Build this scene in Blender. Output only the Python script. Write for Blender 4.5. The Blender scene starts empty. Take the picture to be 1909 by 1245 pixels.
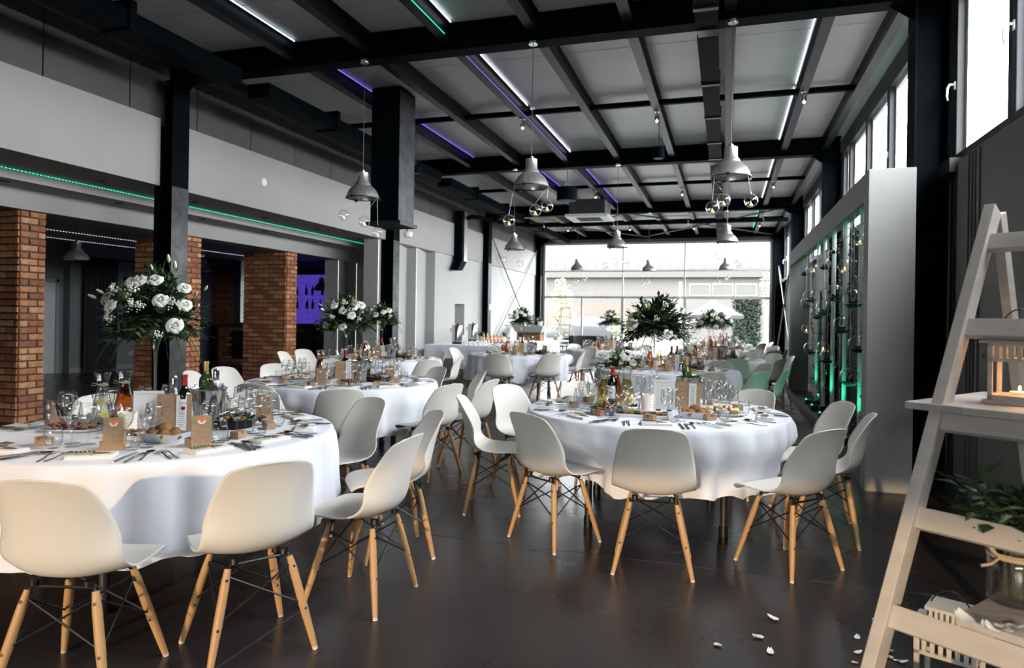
import bpy, bmesh, math, random
from mathutils import Vector, Matrix, Euler
C = bpy.context.scene.collection
SC = bpy.context.scene
PI = math.pi
random.seed(7)

# ------------------------------------------------------------------ camera
FPX, EYE = 1273.0, 1.40
PSI, RHO = math.atan(398.5 / FPX), 0.0155
CX, CY = 954.5, 591.8
FW = Vector((-math.sin(PSI), math.cos(PSI), 0)); _r = Vector((math.cos(PSI), math.sin(PSI), 0)); _u = Vector((0, 0, 1))
RT = _r * math.cos(RHO) + _u * math.sin(RHO); UP = -_r * math.sin(RHO) + _u * math.cos(RHO)
cam = bpy.data.cameras.new('camera'); camo = bpy.data.objects.new('camera', cam); C.objects.link(camo)
camo.matrix_world = Matrix(((RT.x, UP.x, -FW.x, 0), (RT.y, UP.y, -FW.y, 0), (RT.z, UP.z, -FW.z, EYE), (0, 0, 0, 1)))
cam.sensor_width = 36; cam.sensor_fit = 'HORIZONTAL'; cam.lens = FPX / 1909 * 36
cam.shift_y = (CY - 622.5) / 1909; cam.clip_start = 0.05; cam.clip_end = 300
cam.dof.use_dof = True; cam.dof.focus_distance = 3.9; cam.dof.aperture_fstop = 3.0
SC.camera = camo
SC.view_settings.view_transform = 'Standard'; SC.view_settings.look = 'None'
SC.view_settings.exposure = 0.3; SC.view_settings.gamma = 1.0; SC.view_settings.use_curve_mapping = False
cy = SC.cycles
cy.use_denoising = True; cy.max_bounces = 8; cy.diffuse_bounces = 5; cy.glossy_bounces = 4; cy.transmission_bounces = 6
cy.transparent_max_bounces = 40; cy.sample_clamp_indirect = 6; cy.caustics_reflective = False; cy.caustics_refractive = False

# ------------------------------------------------------------------ sky, sun
W = bpy.data.worlds.new('sky'); SC.world = W; W.use_nodes = True
bg = W.node_tree.nodes['Background']
bg.inputs[0].default_value = (0.93, 0.96, 1.0, 1); bg.inputs[1].default_value = 22.0
sl = bpy.data.lights.new('sun', 'SUN'); so = bpy.data.objects.new('sun', sl); C.objects.link(so)
sl.energy = 2.1; sl.angle = 0.012; sl.color = (1.0, 0.70, 0.40)
so.rotation_euler = Vector((0.035, 1.0, -0.195)).to_track_quat('-Z', 'Y').to_euler()
def portal(name, loc, rot, sx, sy):
    l = bpy.data.lights.new(name, 'AREA'); l.shape = 'RECTANGLE'; l.size = sx; l.size_y = sy
    l.cycles.is_portal = True
    o = bpy.data.objects.new(name, l); C.objects.link(o); o.location = loc; o.rotation_euler = rot
portal('sky_portal', (-2.6, 25.45, 2.2), (-PI/2, 0, 0), 8.1, 4.3)
portal('sky_portal', (1.99, 12.0, 3.6), (0, PI/2, 0), 1.6, 26.4)
portal('sky_portal', (-1.4, -9.05, 1.53), (PI/2, 0, 0), 6.2, 3.05)

# ------------------------------------------------------------------ pixel -> place
def ray(x, y): return FW + RT * ((x - CX) / FPX) - UP * ((y - CY) / FPX)
def at(x, y, z=0.752):
    d = ray(x, y); return Vector((0, 0, EYE)) + d * ((z - EYE) / d.z)
def atX(x, y, X):
    d = ray(x, y); return Vector((0, 0, EYE)) + d * (X / d.x)
def atY(x, y, Y):
    d = ray(x, y); return Vector((0, 0, EYE)) + d * (Y / d.y)
def atD(x, y, D): return Vector((0, 0, EYE)) + ray(x, y) * D
def px(p):
    d = Vector(p) - Vector((0, 0, EYE)); k = d.dot(FW); return (CX + FPX * d.dot(RT) / k, CY - FPX * d.dot(UP) / k)

# ------------------------------------------------------------------ materials
MATS = {}
def mat(name, col, rough=0.5, metal=0.0, spec=0.5, var=0.0, scale=20.0, bump=0.0, emit=None, estr=0.0, trans=0.0, sss=0.0, stretch=None, sheen=0.0, col2=None):
    if name in MATS: return MATS[name]
    m = bpy.data.materials.new(name); m.use_nodes = True; nt = m.node_tree; b = nt.nodes['Principled BSDF']
    b.inputs['Base Color'].default_value = (*col, 1); b.inputs['Roughness'].default_value = rough
    b.inputs['Metallic'].default_value = metal; b.inputs['Specular IOR Level'].default_value = spec
    b.inputs['Transmission Weight'].default_value = trans
    if sheen: b.inputs['Sheen Weight'].default_value = sheen
    if emit: b.inputs['Emission Color'].default_value = (*emit, 1); b.inputs['Emission Strength'].default_value = estr
    if var or bump or col2:
        tc = nt.nodes.new('ShaderNodeTexCoord'); nz = nt.nodes.new('ShaderNodeTexNoise')
        nz.inputs['Scale'].default_value = scale; nz.inputs['Detail'].default_value = 5
        mp = nt.nodes.new('ShaderNodeMapping'); nt.links.new(tc.outputs['Object'], mp.inputs[0]); nt.links.new(mp.outputs[0], nz.inputs['Vector'])
        if stretch: mp.inputs['Scale'].default_value = stretch
        if var or col2:
            r = nt.nodes.new('ShaderNodeValToRGB'); e = r.color_ramp.elements
            e[0].position = 0.3; e[1].position = 0.7
            c2 = col2 or tuple(min(1, c * (1 + var)) for c in col)
            e[0].color = (*(tuple(c * (1 - var) for c in col)), 1); e[1].color = (*c2, 1)
            nt.links.new(nz.outputs[0], r.inputs[0]); nt.links.new(r.outputs[0], b.inputs['Base Color'])
        if bump:
            bp = nt.nodes.new('ShaderNodeBump'); bp.inputs['Strength'].default_value = bump; bp.inputs['Distance'].default_value = 0.01
            nt.links.new(nz.outputs[0], bp.inputs['Height']); nt.links.new(bp.outputs[0], b.inputs['Normal'])
    MATS[name] = m; return m
def thin_glass(name, tint=(0.984, 0.988, 0.986), edge=0.95, rough=0.0, base=0.045, rim_light=0.0):
    m = bpy.data.materials.new(name); m.use_nodes = True; nt = m.node_tree; nt.nodes.clear()
    o = nt.nodes.new('ShaderNodeOutputMaterial'); t = nt.nodes.new('ShaderNodeBsdfTransparent'); g = nt.nodes.new('ShaderNodeBsdfGlossy')
    f = nt.nodes.new('ShaderNodeLayerWeight'); f.inputs[0].default_value = 0.5; mx = nt.nodes.new('ShaderNodeMixShader')
    pw = nt.nodes.new('ShaderNodeMath'); pw.operation = 'POWER'; pw.inputs[1].default_value = 3.2
    ad = nt.nodes.new('ShaderNodeMath'); ad.operation = 'MULTIPLY_ADD'; ad.inputs[1].default_value = edge; ad.inputs[2].default_value = base; ad.use_clamp = True
    t.inputs[0].default_value = (*tint, 1); g.inputs['Roughness'].default_value = rough
    nt.links.new(f.outputs['Facing'], pw.inputs[0]); nt.links.new(pw.outputs[0], ad.inputs[0]); nt.links.new(ad.outputs[0], mx.inputs[0]); nt.links.new(t.outputs[0], mx.inputs[1]); nt.links.new(g.outputs[0], mx.inputs[2])
    if rim_light:      # white mixed in towards the grazing rim to paint brightly lit edges
        d = nt.nodes.new('ShaderNodeBsdfDiffuse'); d.inputs[0].default_value = (0.8, 0.82, 0.81, 1); m2 = nt.nodes.new('ShaderNodeMixShader'); p2 = nt.nodes.new('ShaderNodeMath'); p2.operation = 'MULTIPLY'; p2.inputs[1].default_value = rim_light
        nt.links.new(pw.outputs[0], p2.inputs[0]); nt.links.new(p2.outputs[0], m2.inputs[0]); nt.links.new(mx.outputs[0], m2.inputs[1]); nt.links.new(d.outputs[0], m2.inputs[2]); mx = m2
    nt.links.new(mx.outputs[0], o.inputs[0]); MATS[name] = m; return m
def emis(name, col, s):
    return mat(name, (0.02, 0.02, 0.02), 0.5, emit=col, estr=s)
mat('shell', (0.74, 0.715, 0.655), 0.42, spec=0.4)
mat('beech', (0.52, 0.30, 0.13), 0.5, var=0.25, scale=9, stretch=(1, 1, 0.08))
mat('black_metal', (0.006, 0.007, 0.008), 0.4)
mat('steel_paint', (0.0022, 0.0045, 0.006), 0.55, spec=0.02, var=0.3, scale=3)
mat('steel_purlin', (0.008, 0.011, 0.014), 0.42, spec=0.25, var=0.3, scale=3)
mat('steel_worn', (0.055, 0.058, 0.06), 0.42, metal=0.6, var=0.5, scale=6)
mat('chrome', (0.62, 0.62, 0.62), 0.14, metal=1)
mat('cutlery', (0.42, 0.41, 0.40), 0.16, metal=1)
mat('bucket_steel', (0.55, 0.54, 0.53), 0.16, metal=1, var=0.1, scale=30, stretch=(1, 1, 0.05))
mat('brushed', (0.66, 0.66, 0.65), 0.30, metal=0.85, var=0.12, scale=30, stretch=(1, 1, 0.05))
mat('white_plastic', (0.8, 0.8, 0.78), 0.35)
mat('cloth', (0.75, 0.775, 0.84), 0.85, sheen=0.2, bump=0.08, scale=60)
mat('napkin', (0.82, 0.80, 0.76), 0.9, bump=0.2, scale=90)
mat('kraft', (0.38, 0.25, 0.145), 0.85, var=0.12, scale=40)
mat('kraft_dark', (0.20, 0.115, 0.06), 0.85, var=0.15, scale=40)
mat('twine', (0.50, 0.40, 0.27), 0.95)
mat('leaf', (0.028, 0.065, 0.022), 0.45, var=0.5, scale=14)
mat('leaf_light', (0.07, 0.13, 0.035), 0.5, var=0.4, scale=14)
mat('leaf_dark', (0.012, 0.030, 0.016), 0.4, var=0.4, scale=14)
mat('stem', (0.06, 0.075, 0.025), 0.6)
mat('petal', (0.83, 0.83, 0.77), 0.7, var=0.06, scale=30)
mat('bud', (0.62, 0.66, 0.42), 0.6, var=0.15, scale=30)
mat('ceramic', (0.78, 0.79, 0.80), 0.18)
mat('dark_bowl', (0.008, 0.011, 0.015), 0.5, spec=0.25)
mat('blue_bowl', (0.10, 0.14, 0.19), 0.25)
mat('bread', (0.36, 0.17, 0.06), 0.75, var=0.45, scale=25, bump=0.5)
mat('meat', (0.26, 0.10, 0.06), 0.6, var=0.6, scale=30)
mat('carrot', (0.75, 0.27, 0.06), 0.5); mat('tomato', (0.45, 0.03, 0.02), 0.3); mat('salad', (0.09, 0.15, 0.03), 0.5, var=0.5, scale=30)
mat('egg', (0.8, 0.72, 0.45), 0.5); mat('cake', (0.30, 0.16, 0.06), 0.8, var=0.4, scale=30)
mat('juice', (0.85, 0.40, 0.02), 0.25); mat('cider', (0.62, 0.27, 0.02), 0.2)
mat('lemon', (0.75, 0.62, 0.18), 0.4)
mat('wine_bottle', (0.004, 0.006, 0.006), 0.06, spec=0.7); mat('green_bottle', (0.05, 0.075, 0.012), 0.08, spec=0.7)
mat('foil_red', (0.32, 0.01, 0.015), 0.35); mat('foil_gold', (0.55, 0.38, 0.14), 0.35, metal=0.7)
mat('paper', (0.82, 0.82, 0.80), 0.8); mat('ink', (0.012, 0.012, 0.014), 0.7); mat('grey_ink', (0.35, 0.35, 0.36), 0.7)
mat('red_print', (0.45, 0.03, 0.03), 0.6); mat('fox_orange', (0.80, 0.22, 0.06), 0.7)
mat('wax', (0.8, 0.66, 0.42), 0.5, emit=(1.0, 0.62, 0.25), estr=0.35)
emis('flame', (1.0, 0.62, 0.22), 7); emis('lamp_warm', (1.0, 0.66, 0.32), 8)
mat('led_white', (0.8, 0.8, 0.8), 0.5, emit=(0.86, 0.88, 1.0), estr=2.4)
mat('led_violet', (0.3, 0.2, 0.8), 0.5, emit=(0.30, 0.16, 0.95), estr=0.8)
mat('led_green', (0.1, 0.8, 0.5), 0.5, emit=(0.02, 0.85, 0.48), estr=1.8)
mat('led_dim', (0.5, 0.5, 0.5), 0.5, emit=(0.85, 0.95, 1.0), estr=0.9)
mat('led_cool', (0.6, 0.7, 0.8), 0.5, emit=(0.75, 0.9, 1.0), estr=1.5)
mat('led_fin', (0.8, 0.8, 0.75), 0.5, emit=(1.0, 0.97, 0.90), estr=1.3)
mat('wall_white', (0.42, 0.42, 0.405), 0.7, var=0.02, scale=3)
mat('wall_band', (0.33, 0.325, 0.31), 0.75, var=0.02, scale=3)
mat('wall_grey', (0.065, 0.066, 0.068), 0.6, var=0.05, scale=4)
mat('wall_greypanel', (0.21, 0.20, 0.195), 0.6, var=0.05, scale=4)
mat('wall_dark', (0.040, 0.046, 0.050), 0.55, var=0.1, scale=4)
mat('room_wall', (0.20, 0.215, 0.22), 0.7, var=0.05, scale=4)
mat('room_ceiling', (0.28, 0.28, 0.285), 0.8)
mat('door_paint', (0.62, 0.65, 0.66), 0.55)
mat('curtain', (0.022, 0.025, 0.030), 0.9)
mat('ceiling_sheet', (0.60, 0.59, 0.59), 0.36, var=0.06, scale=10, stretch=(0.1, 3, 1))
mat('mortar', (0.075, 0.068, 0.062), 0.9, bump=0.4, scale=60)
for i, c in enumerate(((0.40, 0.16, 0.065), (0.33, 0.12, 0.05), (0.46, 0.21, 0.09), (0.52, 0.27, 0.13), (0.27, 0.10, 0.05))):
    mat('brick%d' % i, c, 0.85, var=0.3, scale=18, bump=0.5)
mat('old_white', (0.56, 0.51, 0.46), 0.6, var=0.08, scale=5, stretch=(1, 1, 6))
mat('plank_wood', (0.50, 0.46, 0.43), 0.65, var=0.18, scale=4, stretch=(1, 8, 1))
mat('soil', (0.010, 0.018, 0.010), 0.95, bump=0.5, scale=90)
mat('car_paint', (0.05, 0.052, 0.054), 0.3); mat('tyre', (0.02, 0.02, 0.02), 0.8); mat('car_glass', (0.12, 0.13, 0.14), 0.1)
mat('lawn', (0.034, 0.050, 0.022), 0.95, var=0.2, scale=5); mat('gravel', (0.065, 0.064, 0.06), 0.95, var=0.1, scale=20)
mat('hedge', (0.010, 0.020, 0.009), 0.9, var=0.4, scale=12); mat('parasol', (0.007, 0.0074, 0.009), 0.8)
mat('hall_metal', (0.066, 0.064, 0.059), 0.8, spec=0.1); mat('hall_roof', (0.057, 0.056, 0.052), 0.8, spec=0.1); mat('hall_glass', (0.045, 0.048, 0.042), 0.5, spec=0.2); mat('hall_rib', (0.068, 0.066, 0.062), 0.8, spec=0.1)
mat('fence_wood', (0.060, 0.046, 0.036), 0.8, var=0.15, scale=8)
mat('sofa', (0.02, 0.022, 0.025), 0.8); mat('cushion', (0.16, 0.18, 0.21), 0.9)
mat('orange_drink', (0.75, 0.27, 0.02), 0.3); mat('mint', (0.55, 0.70, 0.62), 0.5)
thin_glass('glass'); thin_glass('pane', (0.98, 0.985, 0.985), 0.5, 0.0, 0.02); thin_glass('globe', (0.955, 0.96, 0.96), 0.85, 0.0, 0.05, rim_light=0.30); thin_glass('ice', (0.85, 0.88, 0.9), 0.6, 0.05, 0.2)
thin_glass('orange_liquid', (0.80, 0.36, 0.03)); thin_glass('water', (0.95, 0.97, 0.96)); thin_glass('amber_liquid', (0.72, 0.36, 0.06)); thin_glass('yellow_liquid', (0.86, 0.74, 0.42))
def mix_floor():
    m = bpy.data.materials.new('polished_concrete'); m.use_nodes = True; nt = m.node_tree; b = nt.nodes['Principled BSDF']
    tc = nt.nodes.new('ShaderNodeTexCoord'); n1 = nt.nodes.new('ShaderNodeTexNoise'); n1.inputs['Scale'].default_value = 0.9; n1.inputs['Detail'].default_value = 8; n1.inputs['Roughness'].default_value = 0.65
    n2 = nt.nodes.new('ShaderNodeTexNoise'); n2.inputs['Scale'].default_value = 26; n2.inputs['Detail'].default_value = 6
    mp = nt.nodes.new('ShaderNodeMapping'); mp.inputs['Rotation'].default_value = (0, 0, 0.9); mp.inputs['Scale'].default_value = (1, 22, 1)
    n3 = nt.nodes.new('ShaderNodeTexNoise'); n3.inputs['Scale'].default_value = 2.2; n3.inputs['Detail'].default_value = 9
    for n in (n1, n2): nt.links.new(tc.outputs['Object'], n.inputs['Vector'])
    nt.links.new(tc.outputs['Object'], mp.inputs[0]); nt.links.new(mp.outputs[0], n3.inputs['Vector'])
    r = nt.nodes.new('ShaderNodeValToRGB'); r.color_ramp.elements[0].position = 0.3; r.color_ramp.elements[1].position = 0.72
    r.color_ramp.elements[0].color = (0.020, 0.0175, 0.018, 1); r.color_ramp.elements[1].color = (0.042, 0.036, 0.035, 1)
    r3 = nt.nodes.new('ShaderNodeValToRGB'); r3.color_ramp.elements[0].position = 0.63; r3.color_ramp.elements[1].position = 0.74
    r3.color_ramp.elements[0].color = (0, 0, 0, 1); r3.color_ramp.elements[1].color = (0.018, 0.016, 0.015, 1)
    ad = nt.nodes.new('ShaderNodeMix'); ad.data_type = 'RGBA'; ad.blend_type = 'ADD'; ad.inputs[0].default_value = 1
    nt.links.new(n1.outputs[0], r.inputs[0]); nt.links.new(n3.outputs[0], r3.inputs[0]); nt.links.new(r.outputs[0], ad.inputs[6]); nt.links.new(r3.outputs[0], ad.inputs[7])
    nt.links.new(ad.outputs[2], b.inputs['Base Color'])
    rr = nt.nodes.new('ShaderNodeMapRange'); rr.inputs['To Min'].default_value = 0.20; rr.inputs['To Max'].default_value = 0.36
    nt.links.new(n1.outputs[0], rr.inputs[0]); nt.links.new(rr.outputs[0], b.inputs['Roughness'])
    bp = nt.nodes.new('ShaderNodeBump'); bp.inputs['Strength'].default_value = 0.06; bp.inputs['Distance'].default_value = 0.01
    nt.links.new(n2.outputs[0], bp.inputs['Height']); nt.links.new(bp.outputs[0], b.inputs['Normal'])
    b.inputs['Specular IOR Level'].default_value = 0.5; MATS['floor'] = m
mix_floor()
# ------------------------------------------------------------------ mesh builder
class M:
    def __init__(s): s.v = []; s.f = []; s.mi = []; s.mats = []; s.cur = 0
    def use(s, name):
        m = MATS[name]
        if m not in s.mats: s.mats.append(m)
        s.cur = s.mats.index(m); return s
    def add(s, vs, fs, T=None):
        o = len(s.v)
        for p in vs:
            p = Vector(p); s.v.append(tuple(T @ p) if T else tuple(p))
        for f in fs: s.f.append(tuple(i + o for i in f)); s.mi.append(s.cur)
        return s
    def box(s, x0, x1, y0, y1, z0, z1, T=None):
        vs = [(x, y, z) for z in (z0, z1) for y in (y0, y1) for x in (x0, x1)]
        return s.add(vs, [(0, 2, 3, 1), (4, 5, 7, 6), (0, 1, 5, 4), (2, 6, 7, 3), (0, 4, 6, 2), (1, 3, 7, 5)], T)
    def cbox(s, c, size, T=None):
        a, b, d = (k / 2 for k in size)
        return s.box(c[0]-a, c[0]+a, c[1]-b, c[1]+b, c[2]-d, c[2]+d, T)
    def tube(s, p0, p1, r0, r1=None, n=8, cap=True, T=None):
        p0, p1 = Vector(p0), Vector(p1); r1 = r0 if r1 is None else r1
        return s.path([p0, p1], [r0, r1], n, cap, T)
    def path(s, pts, r, n=6, cap=True, T=None, close=False):
        pts = [Vector(p) for p in pts]; k = len(pts)
        rs = r if isinstance(r, (list, tuple)) else [r] * k
        vs = []; a = None
        for i, p in enumerate(pts):
            d = (pts[min(i+1, k-1)] - pts[max(i-1, 0)])
            if close: d = pts[(i+1) % k] - pts[i-1]
            d = d.normalized() if d.length > 1e-9 else Vector((0, 0, 1))
            if a is None:
                a = Vector((1, 0, 0)) if abs(d.x) < 0.8 else Vector((0, 1, 0))
            a = (a - d * a.dot(d)).normalized(); b = d.cross(a)
            for j in range(n):
                t = 2 * PI * j / n; vs.append(p + (a * math.cos(t) + b * math.sin(t)) * rs[i])
        fs = [(i*n+j, i*n+(j+1) % n, (i+1)*n+(j+1) % n, (i+1)*n+j) for i in range(k-1) for j in range(n)]
        if close: fs += [((k-1)*n+j, (k-1)*n+(j+1) % n, (j+1) % n, j) for j in range(n)]
        elif cap: fs += [tuple(range(n-1, -1, -1)), tuple((k-1)*n+j for j in range(n))]
        return s.add(vs, fs, T)
    def lathe(s, prof, n=16, T=None, cap=False):
        vs = []; fs = []; k = len(prof)
        for r, z in prof:
            for j in range(n):
                t = 2 * PI * j / n; vs.append((r * math.cos(t), r * math.sin(t), z))
        fs = [(i*n+j, i*n+(j+1) % n, (i+1)*n+(j+1) % n, (i+1)*n+j) for i in range(k-1) for j in range(n)]
        if cap: fs += [tuple(range(n-1, -1, -1)), tuple((k-1)*n+j for j in range(n))]
        return s.add(vs, fs, T)
    def ball(s, c, r, n=10, m=7, sc=(1, 1, 1), T=None, jit=0):
        vs = [(c[0], c[1], c[2] - r*sc[2])]
        for i in range(1, m):
            t = -PI/2 + PI * i / m
            for j in range(n):
                a = 2*PI*j/n; k = 1 + random.uniform(-jit, jit)
                vs.append((c[0]+r*sc[0]*math.cos(t)*math.cos(a)*k, c[1]+r*sc[1]*math.cos(t)*math.sin(a)*k, c[2]+r*sc[2]*math.sin(t)*k))
        vs.append((c[0], c[1], c[2] + r*sc[2])); e = len(vs) - 1
        fs = [(0, 1+(j+1) % n, 1+j) for j in range(n)]
        fs += [(1+i*n+j, 1+i*n+(j+1) % n, 1+(i+1)*n+(j+1) % n, 1+(i+1)*n+j) for i in range(m-2) for j in range(n)]
        fs += [(1+(m-2)*n+j, 1+(m-2)*n+(j+1) % n, e) for j in range(n)]
        return s.add(vs, fs, T)
    def prism(s, poly, z0, z1, T=None):
        n = len(poly); vs = [(x, y, z0) for x, y in poly] + [(x, y, z1) for x, y in poly]
        fs = [tuple(range(n-1, -1, -1)), tuple(range(n, 2*n))] + [(i, (i+1) % n, n+(i+1) % n, n+i) for i in range(n)]
        return s.add(vs, fs, T)
    def leaf(s, p, d, up, L, w, bend=0.25):
        d = Vector(d).normalized(); sd = d.cross(Vector(up))
        if sd.length < 1e-4: sd = d.cross(Vector((1, 0.3, 0.2)))
        sd.normalize(); nn = sd.cross(d); p = Vector(p)
        a = p; m1 = p + d*L*0.45 + nn*L*bend*0.5; t = p + d*L - nn*L*bend*0.3
        return s.add([a, m1 + sd*w - nn*w*0.3, t, m1 - sd*w - nn*w*0.3, m1], [(0, 1, 4), (1, 2, 4), (2, 3, 4), (3, 0, 4)])
    def mesh(s, name, smooth=False, bevel=0.0, fix=True):
        me = bpy.data.meshes.new(name); me.from_pydata(s.v, [], s.f)
        for m in s.mats: me.materials.append(m)
        if len(s.mats) > 1: me.polygons.foreach_set('material_index', s.mi)
        if bevel or fix:
            b = bmesh.new(); b.from_mesh(me)
            if fix: bmesh.ops.recalc_face_normals(b, faces=b.faces)
            if bevel:
                es = [e for e in b.edges if len(e.link_faces) == 2 and e.calc_face_angle(0) > 0.6]
                bmesh.ops.bevel(b, geom=es, offset=bevel, segments=2, profile=0.6, affect='EDGES')
            b.to_mesh(me); b.free()
        if smooth:
            me.polygons.foreach_set('use_smooth', [True] * len(me.polygons))
            if smooth != 'all':
                try: me.set_sharp_from_angle(angle=0.7)
                except Exception: pass
        me.update(); return me
    def ob(s, name, parent=None, loc=None, smooth=False, bevel=0.0, fix=True, rz=0):
        o = bpy.data.objects.new(name, s.mesh(name, smooth, bevel, fix)); C.objects.link(o)
        if parent: o.parent = parent
        if loc: o.location = loc
        if rz: o.rotation_euler.z = rz
        return o
def N(mn): return M().use(mn)
def tag(o, label, cat, group=None, kind=None):
    o['label'] = label; o['category'] = cat
    if group: o['group'] = group
    if kind: o['kind'] = kind
    return o
def struct(o, label=None):
    o['kind'] = 'structure'
    if label: o['label'] = label
    return o
def thing(name, label, cat, loc=(0, 0, 0), rz=0, group=None):
    o = bpy.data.objects.new(name, None); C.objects.link(o); o.empty_display_size = 0.05
    o.location = loc; o.rotation_euler.z = rz; return tag(o, label, cat, group)
KIDS = {}
def kids(o): return [c for c in o.children]
def copy_tree(o, parent=None):
    c = o.copy(); C.objects.link(c)
    if parent: c.parent = parent
    for ch in KIDS.setdefault(o.name, kids(o)): copy_tree(ch, c)
    return c
USED = set()
def put(proto, loc, rz=0, label=None, group=None, scale=None, rot=None):
    """first call moves the prototype itself, later calls copy it with its parts"""
    if proto.name not in USED: USED.add(proto.name); KIDS.setdefault(proto.name, kids(proto)); o = proto
    else: o = copy_tree(proto)
    o.location = loc; o.rotation_euler = rot if rot else (0, 0, rz)
    o.scale = (scale,)*3 if scale else (1, 1, 1)
    if label: o['label'] = label
    if group: o['group'] = group
    elif 'group' in o.keys() and group == '': del o['group']
    return o
def stuff(o): o['kind'] = 'stuff'; return o
def text(name, s, h, mn, parent=None, loc=(0, 0, 0), rot=(PI/2, 0, 0), align='CENTER', sx=1.0):
    cu = bpy.data.curves.new(name, 'FONT'); cu.body = s; cu.size = h; cu.align_x = align; cu.align_y = 'CENTER'; cu.extrude = 0.0004
    o = bpy.data.objects.new(name, cu); C.objects.link(o); me = None
    dg = bpy.context.evaluated_depsgraph_get(); me = bpy.data.meshes.new_from_object(o.evaluated_get(dg)); bpy.data.objects.remove(o)
    me.materials.clear(); me.materials.append(MATS[mn])
    o = bpy.data.objects.new(name, me); C.objects.link(o)
    o.location = loc; o.rotation_euler = rot; o.scale = (sx, 1, 1)
    if parent: o.parent = parent
    return o
def RZ(a): return Matrix.Rotation(a, 4, 'Z')
def TR(x, y, z): return Matrix.Translation((x, y, z))
ORD = ['first', 'second', 'third', 'fourth', 'fifth', 'sixth', 'seventh', 'eighth', 'ninth', 'tenth', 'eleventh', 'twelfth', 'thirteenth', 'fourteenth', 'fifteenth', 'sixteenth', 'seventeenth', 'eighteenth', 'nineteenth', 'twentieth']
# ================================================================== the hall
XL, XR = -6.95, 1.9
BEAMS = [1.05, 7.1, 13.15, 19.2, 25.15]
CEIL = 4.66
o = N('floor').box(-16, 2.4, -9.1, 25.6, -0.12, 0).ob('floor'); struct(o)
for i in range(4):   # saw-cut joints in the concrete
    o = N('wall_dark').box(-8.2, 1.9, 4.02 + i*6.05, 4.028 + i*6.05, 0.0, 0.0006).ob('floor_joint'); o.parent = bpy.data.objects['floor']
for xj in (-4.9, -1.9):
    o = N('wall_dark').box(xj, xj+0.008, -2.6, 25.4, 0.0, 0.0006).ob('floor_joint'); o.parent = bpy.data.objects['floor']
# ceiling of sandwich sheets
ce = bpy.data.objects.new('ceiling', None); C.objects.link(ce); struct(ce)
y = -9.1; sheet = N('ceiling_sheet')
for k in range(7): sheet.box(-7.15 + k*1.31, -7.15 + (k+1)*1.31 , 0, 1.07, 0, 0.09)
sheet = None
me = None
k = 0
while y < 25.5:
    if me is None:
        b = N('ceiling_sheet').box(-7.3, 2.05, 0, 1.075, 0, 0.1); o = b.ob('ceiling_panel'); me = o.data
    else:
        o = bpy.data.objects.new('ceiling_panel', me); C.objects.link(o)
    o.parent = ce; o.location = (0, y, CEIL + (0.002 if k % 2 else 0)); y += 1.082; k += 1
o = N('wall_dark').box(-16, 2.3, -9.2, 25.7, CEIL+0.11, CEIL+0.2).ob('roof'); struct(o)
# I-section steel helpers
def ibeam(b, p0, p1, w, h, axis='x', t=0.012):
    """p0,p1 = ends of the bottom centre line"""
    x0, y0, z0 = p0; x1, y1, z1 = p1
    if axis == 'x':
        b.box(x0, x1, y0-w/2, y0+w/2, z0, z0+t); b.box(x0, x1, y0-w/2, y0+w/2, z0+h-t, z0+h); b.box(x0, x1, y0-t/2, y0+t/2, z0+t, z0+h-t)
    else:
        b.box(x0-w/2, x0+w/2, y0, y1, z0, z0+t); b.box(x0-w/2, x0+w/2, y0, y1, z0+h-t, z0+h); b.box(x0-t/2, x0+t/2, y0, y1, z0+t, z0+h-t)
for i, Y in enumerate(BEAMS):
    b = N('steel_paint'); ibeam(b, (XL+0.05, Y, 4.35), (XR-0.02, Y, 4.35), 0.2, 0.30, 'x', 0.014)
    for sx, sgn in ((XL+0.28, 1), (1.62, -1)):   # haunch plates at the columns
        b.prism([(0, 0), (0, -0.16), (sgn*0.22, 0)], -0.006, 0.006, TR(sx, Y, 4.35) @ Matrix.Rotation(PI/2, 4, 'X'))
    struct(b.ob('roof_beam', bevel=0), 'black steel roof beam spanning the hall')
    for side in ('left', 'right'):   # H columns
        b = N('steel_paint'); x0, x1 = (-7.0, -6.72) if side == 'left' else (1.6, 1.88)
        for xa in (x0, x1-0.016):
            b.box(xa, xa+0.016, Y-0.14, Y+0.14, 0.012, 4.35)
        b.box(x0+0.016, x1-0.016, Y-0.006, Y+0.006, 0.012, 4.35)
        b.box(x0-0.03, x1+0.03, Y-0.18, Y+0.18, 0, 0.012)
        c = b.ob('steel_column'); struct(c, 'black steel H column')
        if side == 'left':
            N('steel_worn').box(x1, x1+0.002, Y-0.138, Y+0.138, 0.02, 3.0).ob('lit_face', c)  # paler sheet paints in the light falling on the hall-side flange
PUR = [-6.62, -5.0, -4.0, -3.0, -2.0, -1.0, 0.0, 0.94, 1.62]
bays = [(-9.0, 1.05-0.1)] + [(BEAMS[i]+0.1, BEAMS[i+1]-0.1) for i in range(4)]
for (ya, yb) in bays:
    for X in PUR:
        b = N('steel_purlin'); ibeam(b, (X, ya, 4.44), (X, yb, 4.44), 0.11, 0.215, 'y', 0.010)
        struct(b.ob('roof_purlin'), 'black roof purlin')
    ym = (ya + yb) / 2
    cb = bpy.data.objects.new('cross_bar', None); C.objects.link(cb); struct(cb, 'thin cross bars between the purlins')
    for i in range(len(PUR)-1):
        N('steel_paint').box(PUR[i]+0.008, PUR[i+1]-0.008, ym-0.035, ym+0.035, 4.53, 4.60).ob('bar', cb)
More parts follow.
